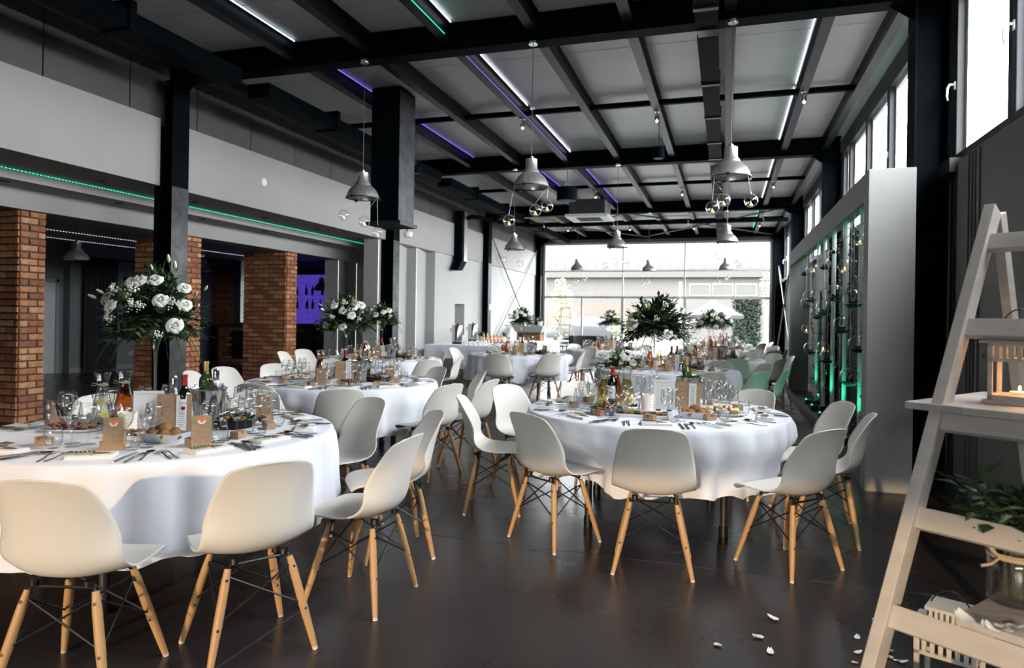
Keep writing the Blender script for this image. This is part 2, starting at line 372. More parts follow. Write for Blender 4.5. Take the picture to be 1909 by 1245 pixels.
# LED strips and light washes on the purlins
def led(mn, X, ya, yb, z=4.645, dx=0.06, w=0.011, name='led_strip'):
    return N(mn).box(X+dx, X+dx+w, ya, yb, z-0.012, z).ob(name)
for n, (mn, X, ya, yb, dx, lab) in enumerate([
    ('led_cool', -5.0, -0.5, 6.95, 0.06, 'cold white LED strip on the purlin at upper left'), ('led_white', -3.0, 1.3, 6.95, 0.06, 'white LED strip in the frame-top purlin bay'),
    ('led_violet', -5.0, 7.3, 13.0, 0.06, 'violet LED strip on the purlin beside the black hood'), ('led_white', -3.0, 7.3, 10.0, 0.06, 'white LED strip above the middle pendant, nearer length'),
    ('led_white', -3.0, 10.2, 13.0, 0.06, 'white LED strip above the middle pendant, farther length'), ('led_white', 0.94, 7.25, 10.0, -0.085, 'white LED strip by the right eave, nearest length'),
    ('led_white', 0.94, 10.2, 13.0, -0.085, 'white LED strip by the right eave, second length'), ('led_white', 0.94, 13.4, 19.0, -0.085, 'white LED strip by the right eave, third length'),
    ('led_green', 0.94, 19.4, 25.0, -0.085, 'green LED strip at the far right of the ceiling'), ('led_violet', -3.0, 13.4, 19.0, 0.06, 'violet LED strip behind the air conditioner'), ('led_violet', -4.0, 13.4, 17.0, 0.06, 'violet LED strip left of the air conditioner'),
    ('led_green', -3.0, 1.3, 6.9, 0.006, 'green LED line on the purlin web at frame top'), ('led_violet', -3.0, 7.3, 12.9, 0.006, 'violet LED line on the purlin web over the middle pendant')]):
    o = led(mn, X, ya, yb, 4.645 if abs(dx) > 0.02 else 4.50, dx); tag(o, lab, 'light strip')
# left side: upper cladding, white band, soffit, lower beam
wl = bpy.data.objects.new('wall_left', None); C.objects.link(wl); struct(wl)
pm = None; y = -9.0
while y < 25.1:
    if pm is None: o = N('wall_grey').box(-7.06, XL-0.02, 0.006, 1.10, 3.80, 4.66).ob('wall_panel', wl); pm = o.data
    else: o = bpy.data.objects.new('wall_panel', pm); C.objects.link(o); o.parent = wl
    o.location.y = y; y += 1.11
for i in range(len(bays)):
    ya, yb = bays[i]; ya += 0.05 if i else 0; yb -= 0.05
    struct(N('wall_band').box(-7.12, -6.9, ya, yb, 3.01, 3.865).ob('trim_band', bevel=0.004), 'pale fascia band under the grey cladding')
struct(N('wall_band').box(-7.75, -7.05, -0.2, 15.7, 3.012, 3.06).ob('soffit'), 'dim soffit behind the fascia band')
struct(N('wall_band').box(-8.2, -7.75, -0.2, 15.7, 2.885, 3.06).ob('soffit_step'), 'stepped soffit beside the green light line')
b = N('led_green')
g = M().use('led_green')
t = thing('led_strip', 'long dotted green LED line under the pale band', 'light strip'); N('wall_dark').box(-7.748, -7.742, 1.0, 14.8, 2.988, 3.0).ob('tape', t)
for i in range(300): g.box(-7.744, -7.738, 1.0+i*0.046, 1.0+i*0.046+0.026, 2.990, 2.998)
stuff(g.ob('diodes', t, fix=False))
struct(N('wall_band').box(-8.62, -8.2, -0.2, 15.7, 2.63, 3.05).ob('lintel_beam'), 'pale lintel carried by the brick pillars')
for i in range(14):
    o = N('wall_dark').lathe([(0, 0), (0.05, 0), (0.055, 0.006), (0.055, 0.012)], 12).ob('downlight', None, (-7.4 if i % 2 else -7.97, 4.2+i*0.78, 2.997 if i % 2 else 2.872), smooth=True)
    tag(o, 'small unlit downlight in the soffit beside the green line, %s from the near end' % ORD[i], 'downlight', 'downlights in the soffit')
# brick pillars
def bricks(parent, x0, x1, y0, y1, z0, z1, faces, L=0.235, H=0.085, name='brick', off=0):
    """single bricks proud of a mortar core; faces 'S' = -Y side, 'E' = +X side"""
    cache = {}
    def brick(l, ax):
        k = (round(l, 3), ax, random.randrange(3), random.choice((0, 0, 1, 1, 2, 3, 4)))
        if k not in cache:
            b = N('brick%d' % k[3]); j = [random.uniform(-0.004, 0.004) for _ in range(8)]
            d = 0.022
            if ax == 'S': b.box(0, l, -d+j[0], 0.01, 0, H-0.019)
            else: b.box(-0.01, d+j[0], 0, l, 0, H-0.019)
            vs = b.v
            for i in range(8): vs[i] = (vs[i][0]+random.uniform(-.003, .003), vs[i][1]+random.uniform(-.002, .002), vs[i][2]+random.uniform(-.003, .003))
            cache[k] = b.mesh(name)
        return cache[k]
    rows = int((z1-z0)/H)
    for r in range(rows):
        z = z0 + 0.01 + r*H
        for fc in faces:
            a0, a1 = (x0, x1) if fc == 'S' else (y0, y1)
            s = a0 - (L/2 if (r + off + (fc == 'E')) % 2 else 0)
            while s < a1 - 0.02:
                e = min(s+L-0.018, a1); st = max(s, a0)
                if e - st > 0.035:
                    o = bpy.data.objects.new(name, brick(e-st, fc)); C.objects.link(o); o.parent = parent
                    o.location = (st, y0, z) if fc == 'S' else (x1, st, z)
                s += L
for (ya, yb, xw) in ((6.2, 6.52, 1.0), (8.9, 9.22, 1.0), (11.54, 11.86, 0.98)):
    p = bpy.data.objects.new('pillar', None); C.objects.link(p); struct(p, 'brick pillar under the lintel')
    N('mortar').box(-8.3-xw, -8.3, ya, yb, 0, 2.63).ob('core', p)
    bricks(p, -8.3-xw, -8.3, ya, yb, 0, 2.64, 'SE')
# bar room behind the pillars
struct(N('room_ceiling').box(-16, -8.62, -0.2, 21, 2.93, 3.03).ob('ceiling_room'))
wr = bpy.data.objects.new('wall_room', None); C.objects.link(wr); struct(wr)
N('room_wall').box(-14.25, -14.0, 11.62, 16.0, 0, 2.93).ob('wall_panel', wr)
N('room_wall').box(-14.5, -14.2, -0.2, 11.62, 0, 2.93).ob('wall_panel', wr)
N('room_wall').box(-16, -14.2, 10.2, 10.4, 0, 2.93).ob('wall_panel', wr)
struct(N('wall_band').box(-14.0, -13.985, 11.62, 15.4, 0, 0.11).ob('baseboard_left'))
d = bpy.data.objects.new('door_1', None); C.objects.link(d); struct(d, 'pale grey door behind the brick pillar')
b = N('door_paint').box(-14.2, -14.16, 10.55, 11.40, 0.01, 2.02); b.ob('door_leaf', d)
N('wall_band').box(-14.2, -14.14, 11.40, 11.48, 0, 2.10).box(-14.2, -14.14, 10.45, 10.53, 0, 2.1).box(-14.2, -14.14, 10.45, 11.48, 2.03, 2.1).ob('door_frame', d)
N('steel_worn').tube((-14.13, 10.65, 1.0), (-14.13, 10.78, 1.0), 0.01).tube((-14.17, 10.65, 1.0), (-14.13, 10.65, 1.0), 0.012).ob('door_handle', d)
def curtain(y0, y1, z1, lab):
    b = N('curtain'); n = 60; vs = []; fs = []
    for j in range(n+1):
        yy = y0 + (y1-y0)*j/n; xx = -13.86 + 0.05*math.sin(j*0.95) + 0.02*math.sin(j*2.3)
        vs += [(xx, yy, 0.03), (xx*0.999, yy, z1)]
    fs = [(2*j, 2*j+1, 2*j+3, 2*j+2) for j in range(n)]
    b.add(vs, fs); tag(b.ob('curtain', smooth='all', fix=False), lab, 'curtain')
curtain(11.85, 12.72, 2.6, 'floor-length dark grey curtain beside the pale door'); curtain(13.5, 14.3, 2.6, 'dark curtain half hidden behind the second brick pillar')
o = N('black_metal').tube((-13.86, 11.7, 2.62), (-13.86, 14.4, 2.62), 0.02).ob('curtain_rail'); tag(o, 'black curtain rail above the dark curtains', 'rail')
for yy, lab in ((13.2, 'white double wall socket beside the dark curtain'),):
    o = thing('wall_socket', lab, 'socket', (-13.99, yy, 0.33)); N('white_plastic').box(0, 0.012, 0, 0.15, 0, 0.08).ob('plate', o, bevel=0.003)
    for k in (0.038, 0.112): N('wall_grey').lathe([(0.028, 0), (0.028, 0.004), (0, 0.004)], 12).ob('socket_face', o, (0.012, k, 0.04)).rotation_euler.y = PI/2
o = N('wall_grey').box(-13.98, -13.80, 13.0, 13.75, 1.95, 2.25).ob('wall_unit', bevel=0.02); tag(o, 'grey wall unit above the socket behind the flowers', 'air conditioner')
for i, (xx, n_) in enumerate(((-12.2, 'nearest'), (-13.5, 'middle'), (-14.6, 'farthest'))):
    t = thing('led_strip', 'dotted white LED line on the bar room ceiling, %s of three' % n_, 'light strip'); N('wall_dark').box(xx-.01, xx+.03, 8.0, 15.2, 2.926, 2.93).ob('tape', t); g = N('led_dim')
    for k in range(110): g.box(xx, xx+0.012, 8.0+k*0.065, 8.0+k*0.065+0.028, 2.918, 2.926)
    stuff(g.ob('diodes', t, fix=False))
# bar: brick counter, oven doors, back-lit glass wall
bar = thing('bar_counter', 'brick bar counter with grey worktop behind the pillars', 'bar counter', (0, 0, 0))
N('mortar').box(-13.15, -9.75, 15.35, 15.9, 0, 1.08).ob('core', bar)
def brick_stuff(b, x0, x1, Y, z0, z1, L=0.235, H=0.085, holes=()):
    r = 0; z = z0
    while z < z1-0.05:
        s = x0 - (L/2 if r % 2 else 0)
        while s < x1:
            a, e = max(s, x0), min(s+L-0.016, x1)
            if e-a > 0.03 and not any(h[0] < (a+e)/2 < h[1] and h[2] < z+0.04 < h[3] for h in holes):
                b.use('brick%d' % random.choice((0, 1, 4, 0, 2))).box(a, e, Y-0.02+random.uniform(-.004, .004), Y+0.01, z, z+H-0.018)
            s += L
        z += H; r += 1
HOL = [(-12.70, -11.85, 0.2, 0.90), (-10.80, -10.15, 0.3, 0.89)]
b = M(); brick_stuff(b, -13.15, -9.75, 15.35, 0.01, 1.07, holes=HOL); stuff(b.ob('brickwork', bar))
b = M(); T = TR(-9.45, 0, 0)
for r in range(12):
    s = 15.33 - (0.11 if r % 2 else 0)
    while s < 15.88: b.use('brick%d' % random.choice((2, 3, 0))).box(-9.75, -9.728, max(15.34, s), min(s+0.21, 15.9), 0.01+r*0.085, 0.076+r*0.085); s += 0.235
stuff(b.ob('brickwork', bar))
N('wall_grey').box(-13.45, -9.65, 15.22, 16.0, 1.09, 1.15).ob('worktop', bar, bevel=0.008)
for k, h in enumerate(HOL):
    f = N('black_metal').box(h[0], h[1], 15.31, 15.34, h[2], h[3]).ob('oven_door', bar, bevel=0.006)
    N('fence_wood').box(h[0], h[1], 15.305, 15.32, h[3], h[3]+0.03).ob('ledge', bar)
    N('steel_worn').ball((h[1]-0.08, 15.28, (h[2]+h[3])/2), 0.025).ob('knob', f, smooth='all')
bw = bpy.data.objects.new('wall_bar', None); C.objects.link(bw); struct(bw)
N('mortar').box(-15.2, -13.48, 16.3, 16.6, 0, 2.93).ob('core', bw)
b = M(); brick_stuff(b, -15.0, -13.48, 16.3, 0.01, 2.92); stuff(b.ob('brickwork', bw))
N('room_wall').box(-13.5, -8.2, 17.6, 17.8, 0, 2.93).ob('wall_panel', bw)
N('wall_dark').box(-13.4, -12.75, 17.45, 17.6, 0.9, 2.4).ob('cupboard_front', bw)
N('room_wall').box(-9.7, -9.5, 15.95, 17.6, 0, 2.93).ob('wall_panel', bw)
gw = thing('glass_shelf_wall', 'violet back-lit glass shelf wall behind the bar', 'shelf', (0, 0, 0))
def violet():
    m = bpy.data.materials.new('violet_backlight'); m.use_nodes = True; nt = m.node_tree; b = nt.nodes['Principled BSDF']
    tc = nt.nodes.new('ShaderNodeTexCoord'); mp = nt.nodes.new('ShaderNodeMapping'); mp.inputs['Scale'].default_value = (30, 1, 8.0)
    v = nt.nodes.new('ShaderNodeTexNoise'); v.inputs['Scale'].default_value = 3; v.inputs['Detail'].default_value = 8; v.inputs['Roughness'].default_value = 0.8
    r = nt.nodes.new('ShaderNodeValToRGB'); r.color_ramp.elements[0].position = 0.40; r.color_ramp.elements[0].color = (0.018, 0.010, 0.12, 1); r.color_ramp.elements[1].position = 0.66; r.color_ramp.elements[1].color = (0.10, 0.065, 0.52, 1)
    nt.links.new(tc.outputs['Object'], mp.inputs[0]); nt.links.new(mp.outputs[0], v.inputs['Vector']); nt.links.new(v.outputs[0], r.inputs[0])
    nt.links.new(r.outputs[0], b.inputs['Emission Color']); b.inputs['Emission Strength'].default_value = 1.05; b.inputs['Base Color'].default_value = (0.05, 0.03, 0.2, 1); MATS['violet'] = m
violet()
N('violet').box(-12.6, -9.75, 17.40, 17.44, 1.0, 2.56).ob('lit_panel', gw)
N('black_metal').box(-12.6, -9.75, 17.2, 17.44, 2.56, 2.74).ob('top_rail', gw)
for zz in (1.15, 1.55, 1.95, 2.3): N('glass').box(-12.6, -9.75, 17.15, 17.4, zz, zz+0.012).ob('shelf', gw)
ps = []
bp = N('wine_bottle').lathe([(0, 0), (0.038, 0), (0.04, 0.02), (0.04, 0.17), (0.014, 0.23), (0.014, 0.3), (0, 0.3)], 10).ob('spirit_bottle', smooth=True)
tag(bp, 'dark bottle standing on the violet lit glass shelves', 'bottle', 'bottles on the violet shelves')
for zz, n_ in ((1.562, 'lower'), (1.962, 'upper')):
    for i, xx in enumerate((-12.3, -12.0, -11.72, -11.5, -11.25, -11.02)): put(bp, (xx+random.uniform(-.06, .06), 17.28, zz), 0, 'dark bottle on the %s violet shelf, %s from the left' % (n_, ORD[i]), 'bottles on the violet shelves')
# saw-tooth white panels with light strips, white wall beyond
ws = bpy.data.objects.new('wall_left_panels', None); C.objects.link(ws); struct(ws)
def tooth(X, y0, y1, z1):
    N('wall_white').prism([(X, y0), (X-0.24, y1), (X-0.34, y1), (X-0.34, y0)], 0, z1).ob('wall_panel', ws)
    g = N('led_fin').box(X+0.001, X+0.006, y0+0.002, y0+0.008, 0.05, z1-0.03).ob('light_line', ws)
N('wall_white')
for i, (a, b_) in enumerate(((12.78, 13.66), (13.66, 14.62), (14.62, 15.70))): tooth(XL, a, b_, 3.012)
N('wall_grey')
for i, (a, b_) in enumerate(((13.3, 14.08), (14.08, 15.0), (15.0, 15.9))): tooth(-8.22, a, b_, 2.63)
struct(N('wall_white').box(-7.3, XL, 15.70, 17.05, 0, 3.012).box(-7.3, XL, 17.05, 17.75, 0, 0.9).box(-7.3, XL, 17.05, 17.75, 1.75, 3.012).box(-7.3, XL, 17.75, 25.2, 0, 3.012).box(-7.3, -7.25, 17.05, 17.75, 0.9, 1.75).ob('wall_left_white'))
struct(N('wall_white').box(-7.34, -7.28, 17.0, 17.8, 0.85, 1.8).ob('wall_niche'))
o = N('white_plastic').box(-6.72, -6.70, 19.14, 19.26, 1.62, 1.78).ob('switch_plate', bevel=0.003); tag(o, 'white switch plate on the far left black column', 'switch')
o = N('white_plastic').lathe([(0, -0.012), (0.06, -0.012), (0.06, 0), (0, 0)], 14).ob('cover_plate', None, (-6.895, 9.0, 3.45)); o.rotation_euler.y = PI/2; tag(o, 'round blank cover on the pale band wall', 'cover')
# braces
def brace(name, p, q, lab, mn='black_metal'):
    b = N(mn).tube(p, q, 0.020, n=6); p, q = Vector(p), Vector(q); d = (q-p).normalized()
    b.tube(p + d*1.0, p + d*1.35, 0.026, n=6); struct(b.ob(name), lab)
brace('brace_rod', (-6.80, 19.4, 3.95), (-6.80, 24.9, 0.25), 'diagonal brace rod'); brace('brace_rod', (-6.84, 24.9, 3.95), (-6.84, 19.4, 0.25), 'diagonal brace rod')
brace('brace_rod', (1.66, 19.4, 3.3), (1.66, 24.9, 0.25), 'diagonal brace rod'); brace('brace_rod', (1.70, 24.9, 3.3), (1.70, 19.4, 0.25), 'diagonal brace rod')
for (xa, xb) in ((-6.6, -2.7), (-2.7, 1.5)):
    brace('brace_rod', (xa, 19.35, 4.39), (xb, 25.0, 4.39), 'roof brace rod'); brace('brace_rod', (xb, 19.35, 4.42), (xa, 25.0, 4.42), 'roof brace rod')
# right wall: dark sheet, sill rail, clerestory windows, grey lining near the camera
wrt = bpy.data.objects.new('wall_right', None); C.objects.link(wrt); struct(wrt)
pm = None; y = 6.60
while y < 25.1:
    if pm is None:
        b = N('wall_dark').box(1.93, 2.05, 0.004, 0.546, 0, 2.82)
        for k in range(5): b.box(1.922, 1.93, 0.06+k*0.1, 0.10+k*0.1, 0, 2.82)
        o = b.ob('wall_panel', wrt); pm = o.data
    else: o = bpy.data.objects.new('wall_panel', pm); C.objects.link(o); o.parent = wrt
    o.location.y = y; y += 0.55
N('wall_greypanel').box(1.86, 2.05, -9.0, 6.66, 0, 2.79).ob('lining_panel', wrt, bevel=0.004)
N('wall_dark').box(1.93, 2.06, -9.0, 25.2, 4.40, 4.66).ob('wall_head', wrt)
b = N('steel_worn').box(1.80, 1.92, 6.66, 6.97, 2.70, 2.82)
for i in range(1, 4): b.box(1.80, 1.92, BEAMS[i]+0.15, BEAMS[i+1]-0.15, 2.74, 2.82)
struct(b.ob('sill_rail'))
for i, (u, v_) in enumerate(((2.6, 'a'),)): pass
wn = 1
def window(y0, y1, handle=True):
    global wn
    w = bpy.data.objects.new('window_%d' % wn, None); C.objects.link(w); struct(w, 'high window in the right wall'); wn += 1
    z0, z1, t = 2.82, 4.40, 0.065
    b = N('wall_dark'); 
    b.box(1.90, 1.97, y0, y0+t, z0, z1).box(1.90, 1.97, y1-t, y1, z0, z1).box(1.90, 1.97, y0+t, y1-t, z0, z0+t).box(1.90, 1.97, y0+t, y1-t, z1-t, z1)
    b.ob('window_frame', w, bevel=0.006)
    s = 0.045; a0, a1, c0, c1 = y0+t, y1-t, z0+t, z1-t
    b = N('white_plastic'); b.box(1.965, 2.01, a0, a0+s, c0, c1).box(1.965, 2.01, a1-s, a1, c0, c1).box(1.965, 2.01, a0+s, a1-s, c0, c0+s).box(1.965, 2.01, a0+s, a1-s, c1-s, c1)
    b.ob('window_sash', w, bevel=0.006)
    N('pane').add([(1.985, a0+s, c0+s), (1.985, a1-s, c0+s), (1.985, a1-s, c1-s), (1.985, a0+s, c1-s)], [(0, 1, 2, 3)]).ob('window_pane', w, fix=False)
    if handle:
        yy, zz = y1-0.03, 3.5
        b = N('white_plastic').cbox((1.893, yy, zz), (0.014, 0.03, 0.07)).path([(1.89, yy, zz+0.01), (1.855, yy, zz+0.012), (1.835, yy-0.005, zz-0.02), (1.83, yy-0.01, zz-0.09), (1.836, yy-0.012, zz-0.13)], [0.011, 0.011, 0.012, 0.011, 0.008], 8)
        b.ob('window_handle', w, smooth='all')
for (y0, y1) in ((5.65, 6.92), (4.30, 5.63), (2.95, 4.28), (1.6, 2.93), (7.40, 8.13), (8.15, 9.53), (9.55, 10.93), (10.95, 12.33), (12.35, 12.98), (13.35, 14.7), (14.72, 16.1), (16.12, 17.5), (17.52, 18.98), (19.4, 20.8), (20.82, 22.2), (22.22, 23.6), (23.62, 24.98)): window(y0, y1)
for (a, b_) in ((6.92, 7.40), (12.98, 13.35), (18.98, 19.4), (-9.0, 1.58)): N('wall_dark').box(1.93, 2.0, a, b_, 2.82, 4.40).ob('wall_pier', wrt)
# end wall: full glazing on a steel grid
ew = bpy.data.objects.new('window_%d' % wn, None); C.objects.link(ew); struct(ew, 'tall glazed end wall')
Xa, Xb, Ye = -6.62, 1.45, 25.32
b = N('wall_white')
def bar(x0, x1, z0, z1, mn='wall_band', d=0.05): return N(mn).box(x0, x1, Ye-d, Ye+d, z0, z1).ob('window_bar', ew, bevel=0.004)
bar(Xa-0.06, Xa+0.02, 0, 4.24); bar(Xb-0.02, Xb+0.06, 0, 4.24); bar(Xa, Xb, 4.17, 4.24)
bar(Xa, Xb, 3.16, 3.20); bar(Xa, Xb, 2.17, 2.25, d=0.06); bar(-3.67, -3.63, 2.25, 4.17); bar(-1.45, -1.41, 2.25, 4.17)
bar(-3.70, -3.60, 0, 2.17, d=0.06); bar(-1.46, -1.36, 0, 2.17); bar(-5.2, -5.14, 0, 2.17); bar(Xa, Xb, 0, 0.08); bar(-2.5, -2.44, 0, 2.17)
XS = [Xa+0.02, -3.65, -1.43, Xb-0.02]
for i in range(3):
    for z0, z1 in ((0.08, 2.17), (2.25, 3.16), (3.2, 4.17)):
        N('pane').add([(XS[i]+0.03, Ye, z0), (XS[i+1]-0.03, Ye, z0), (XS[i+1]-0.03, Ye, z1), (XS[i]+0.03, Ye, z1)], [(0, 1, 2, 3)]).ob('window_pane', ew, fix=False)
struct(N('wall_grey').box(-7.0, 1.95, 25.27, 25.42, 4.24, 4.66).ob('wall_end'))
struct(N('wall_dark').box(-7.4, -6.68, 25.27, 25.42, 0, 4.3).box(1.51, 2.05, 25.27, 25.42, 0, 4.3).ob('wall_end_piers'))
# entrance end behind the camera: a low wide doorway lets the evening sun in
struct(N('room_wall').box(-7.2, -4.5, -9.1, -9.0, 0, 4.66).box(1.7, 2.1, -9.1, -9.0, 0, 4.66).box(-4.5, 1.7, -9.1, -9.0, 3.05, 4.66).ob('wall_back'))
struct(N('room_wall').box(-16, -7.06, -0.3, -0.2, 0, 4.66).ob('wall_room_front'))
struct(N('room_wall').box(-7.2, -7.06, -9.0, -0.3, 0, 3.9).ob('wall_left_rear'))
struct(N('room_wall').box(-16, -15.9, -0.2, 25, 0, 4.66).ob('wall_room_outer'))
# ================================================================== hung from the roof
# black extract hood
hd = thing('extract_hood', 'tall black square extract hood hanging from the ceiling', 'hood', (-4.64, 8.95, 0))
N('steel_paint').box(-0.23, 0.21, -0.25, 0.25, 2.74, 4.64).ob('hood_body', hd, bevel=0.004)
N('steel_worn').box(0.21, 0.214, -0.245, 0.245, 2.76, 4.6).ob('side_sheet', hd)
b = N('black_metal')
for k in range(9): b.box(-0.26, 0.24, -0.27+k*0.065, -0.25+k*0.065, 2.70, 2.72)
b.box(-0.28, 0.26, -0.28, -0.26, 2.69, 2.74).box(-0.28, 0.26, 0.26, 0.28, 2.69, 2.74).box(-0.28, -0.26, -0.26, 0.26, 2.69, 2.74).box(0.24, 0.26, -0.26, 0.26, 2.69, 2.74); b.ob('rim_grille', hd)
# long dark cable duct under the left purlins
cd = thing('cable_duct', 'long dark rectangular duct along the left eave', 'duct', (-5.75, 0, 0))
for i, (ya, yb) in enumerate(bays):
    N('steel_paint').box(-0.16, 0.16, ya+0.15, yb-0.15, 4.16, 4.34).ob('duct_section', cd)
    for q in (0.3, 0.7): N('steel_paint').box(-0.19, 0.19, ya+(yb-ya)*q-0.04, ya+(yb-ya)*q+0.04, 4.14, 4.44).ob('hanger', cd)
# flat black tray hung near the middle purlin
for i, (ya, yb, n_) in enumerate(((-1.0, 6.95, 'nearest'), (7.25, 13.0, 'second'), (13.3, 19.05, 'third'), (19.35, 25.0, 'farthest'))):
    t = thing('cable_tray', 'flat black cable tray under the right purlins, %s length' % n_, 'cable tray', (-0.22, 0, 0))
    w = 0.105
    N('steel_paint').box(-w, w, ya, yb, 4.29, 4.30).box(-w, -w+0.006, ya, yb, 4.30, 4.34).box(w-0.006, w, ya, yb, 4.30, 4.34).ob('tray', t)
    for q in (0.25, 0.5, 0.75, 0.95): N('black_metal').box(-w-0.01, w+0.01, ya+(yb-ya)*q-0.03, ya+(yb-ya)*q+0.03, 4.275, 4.445).ob('clip', t)
# pendant lamps
def pendant_proto():
    t = thing('pendant_lamp', 'brushed aluminium factory pendant', 'lamp')
    b = N('brushed').lathe([(0.058, 0.30), (0.062, 0.296), (0.064, 0.20), (0.086, 0.17), (0.090, 0.15), (0.098, 0.148), (0.150, 0.10), (0.180, 0.045), (0.188, 0.01), (0.186, 0.008), (0.176, 0.045), (0.146, 0.097), (0.09, 0.14), (0.05, 0.2)], 36); b.ob('lamp_shade', t, smooth=True)
    N('white_plastic').lathe([(0.1745, 0.044), (0.1445, 0.0965), (0.088, 0.139), (0.03, 0.16)], 32).ob('inner_lining', t, smooth='all')
    b = N('black_metal').lathe([(0.186, 0.010), (0.196, 0.006), (0.196, 0.0), (0.184, -0.002), (0.184, 0.006)], 36)
    for k in range(3): b.cbox((0, 0, 0), (0.03, 0.025, 0.03), RZ(k*2.094+0.4) @ TR(0.195, 0, 0.0))
    b.ob('rim', t, smooth=True)
    N('chrome').tube((0, 0, 0.30), (0, 0, 0.325), 0.02, n=12).ob('cap', t, smooth=True)
    N('lamp_glass').lathe([(0.03, 0.16), (0.04, 0.12), (0.03, 0.09), (0, 0.08)], 12).ob('bulb', t, smooth=True)
    return t
mat('lamp_glass', (0.8, 0.78, 0.72), 0.2)
def cord(h, t):
    N('steel_worn').tube((0, 0, 0.32), (0, 0, h), 0.004, n=6).ob('cord', t)
    N('chrome').lathe([(0, 0), (0.05, 0), (0.052, 0.008), (0.05, 0.03), (0, 0.03)], 16).ob('ceiling_rose', t, (0, 0, h-0.03), smooth=True)
pl = pendant_proto()
LAMPS = [(atD(676, 370, 7.15), 'leftmost of the near row'), (atD(990, 348, 7.3), 'in the middle of the near row'), (atD(1362, 330, 6.05), 'nearest of all, at right')]
ROWS = [(-4.0, 12.95, 0.0), (-2.05, 13.05, 0.0), (0.0, 12.95, 0.0), (-4.0, 19.1, 0), (-2.05, 19.1, 0), (0, 19.1, 0)]
RN = ['left of the second row', 'middle of the second row', 'right of the second row', 'left of the far row', 'middle of the far row', 'right of the far row']
PZ = []
for i, (p, n_) in enumerate(LAMPS):
    p = Vector((p.x, 7.02, p.z)); PZ.append(p)
PZ += [Vector(atY(958, 465, 12.95)), Vector(atY(1150, 461, 13.0)), Vector(atY(1355, 451, 12.95)), Vector(atY(1076, 503, 19.1)), Vector(atY(1209, 505, 19.1)), Vector(atY(1353, 502, 19.1))]
PZ[0] = atY(676, 370, 7.03); PZ[1] = atY(990, 349, 7.03); PZ[2] = atY(1362, 331, 7.03)
for i, p in enumerate(PZ):
    o = copy_tree(pl) if i else pl
    KIDS.setdefault(pl.name, kids(pl))
    o.location = p; o['label'] = 'brushed aluminium pendant lamp, ' + ([a[1] for a in LAMPS] + RN)[i]; o['group'] = 'pendant lamps over the hall'
    if i: pass
for i, p in enumerate(PZ):
    pass
roots = [o for o in C.objects if o.name.startswith('pendant_lamp')]
for o in roots: cord(4.352 - o.location.z, o)
for i, (x, y, D, n_) in enumerate(((143, 485, 15.2, 'above the pale door'), (381, 508, 18.6, 'right of the second brick pillar'), (437, 550, 20.5, 'lowest, before the dark brick wall'), (599, 541, 16.6, 'before the violet glass wall'))):
    o = copy_tree(pl)
    for ch in list(o.children):
        if ch.name.startswith(('cord', 'ceiling_rose')): bpy.data.objects.remove(ch)
    D = f_D = FPX*0.38/(43, 27, 22, 29)[i]; p = atD(x, y, D)
    o.location = p; o['label'] = 'brushed pendant lamp in the bar room, ' + n_; o['group'] = 'pendant lamps in the bar room'
    cord(2.93 - p.z, o)
# hanging glass globes with tea lights
def globe_proto(r=0.065):
    t = thing('hanging_globe', 'clear glass globe', 'globe')
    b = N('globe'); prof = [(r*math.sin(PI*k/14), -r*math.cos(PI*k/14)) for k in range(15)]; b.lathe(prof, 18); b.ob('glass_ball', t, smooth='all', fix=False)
    b = N('wax').lathe([(0, -r*0.78), (r*0.3, -r*0.78), (r*0.3, -r*0.5), (0, -r*0.5)], 12); b.ob('tea_light', t, smooth=True)
    N('flame').ball((0, 0, -r*0.33), r*0.085, 6, 5, (1, 1, 2)).ob('flame', t)
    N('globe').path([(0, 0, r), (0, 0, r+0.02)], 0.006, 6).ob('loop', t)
    return t
gp = globe_proto()
G = [(641, 401, 7.03, 0, 'left lamp'), (679, 413, 7.03, 0, 'left lamp'), (704, 433, 7.03, 0, 'left lamp'), (949, 411, 7.03, 1, 'middle lamp'), (998, 392, 7.03, 1, 'middle lamp'), (1020, 384, 7.03, 1, 'middle lamp'),
     (1328, 387, 6.9, 2, 'right lamp'), (1349, 373, 7.05, 2, 'right lamp'), (1400, 374, 6.9, 2, 'right lamp'), (940, 483, 12.9, 3, 'second-row left lamp'), (970, 491, 12.9, 3, 'second-row left lamp'),
     (1128, 495, 13, 4, 'second-row middle lamp'), (1147, 487, 13, 4, 'second-row middle lamp'), (1167, 486, 13, 4, 'second-row middle lamp'), (1340, 478, 12.9, 5, 'second-row right lamp'), (1376, 491, 12.9, 5, 'second-row right lamp'),
     (1074, 525, 19.1, 6, 'far left lamp'), (1090, 520, 19.1, 6, 'far left lamp'), (1197, 531, 19.1, 7, 'far middle lamp'), (1208, 527, 19.1, 7, 'far middle lamp'), (1338, 527, 19.1, 8, 'far right lamp'), (1356, 518, 19.1, 8, 'far right lamp')]
POSN = {0: ('leftmost', 'middle', 'rightmost')}
cnt = {}
tot = {}
for g in G: tot[g[3]] = tot.get(g[3], 0) + 1
for (x, y, Y, li, n_) in G:
    k = cnt.get(li, 0); cnt[li] = k+1
    w = ('leftmost', 'middle', 'rightmost')[k] if tot[li] == 3 else ('left', 'right')[k]
    p = atY(x, y, Y); o = put(gp, p, 0, 'clear glass globe with tea light under the %s, %s one' % (n_, w), 'hanging globes under the lamps')
    L_ = PZ[li]; v = Vector((p.x-L_.x, p.y-L_.y, 0)); v = v.normalized()*0.19 if v.length > 0.01 else Vector((0, -.19, 0))
    N('white_plastic').tube((0, 0, 0.08), (L_.x+v.x-p.x, L_.y+v.y-p.y, L_.z+0.002-p.z), 0.0014, n=4).ob('thread', o)
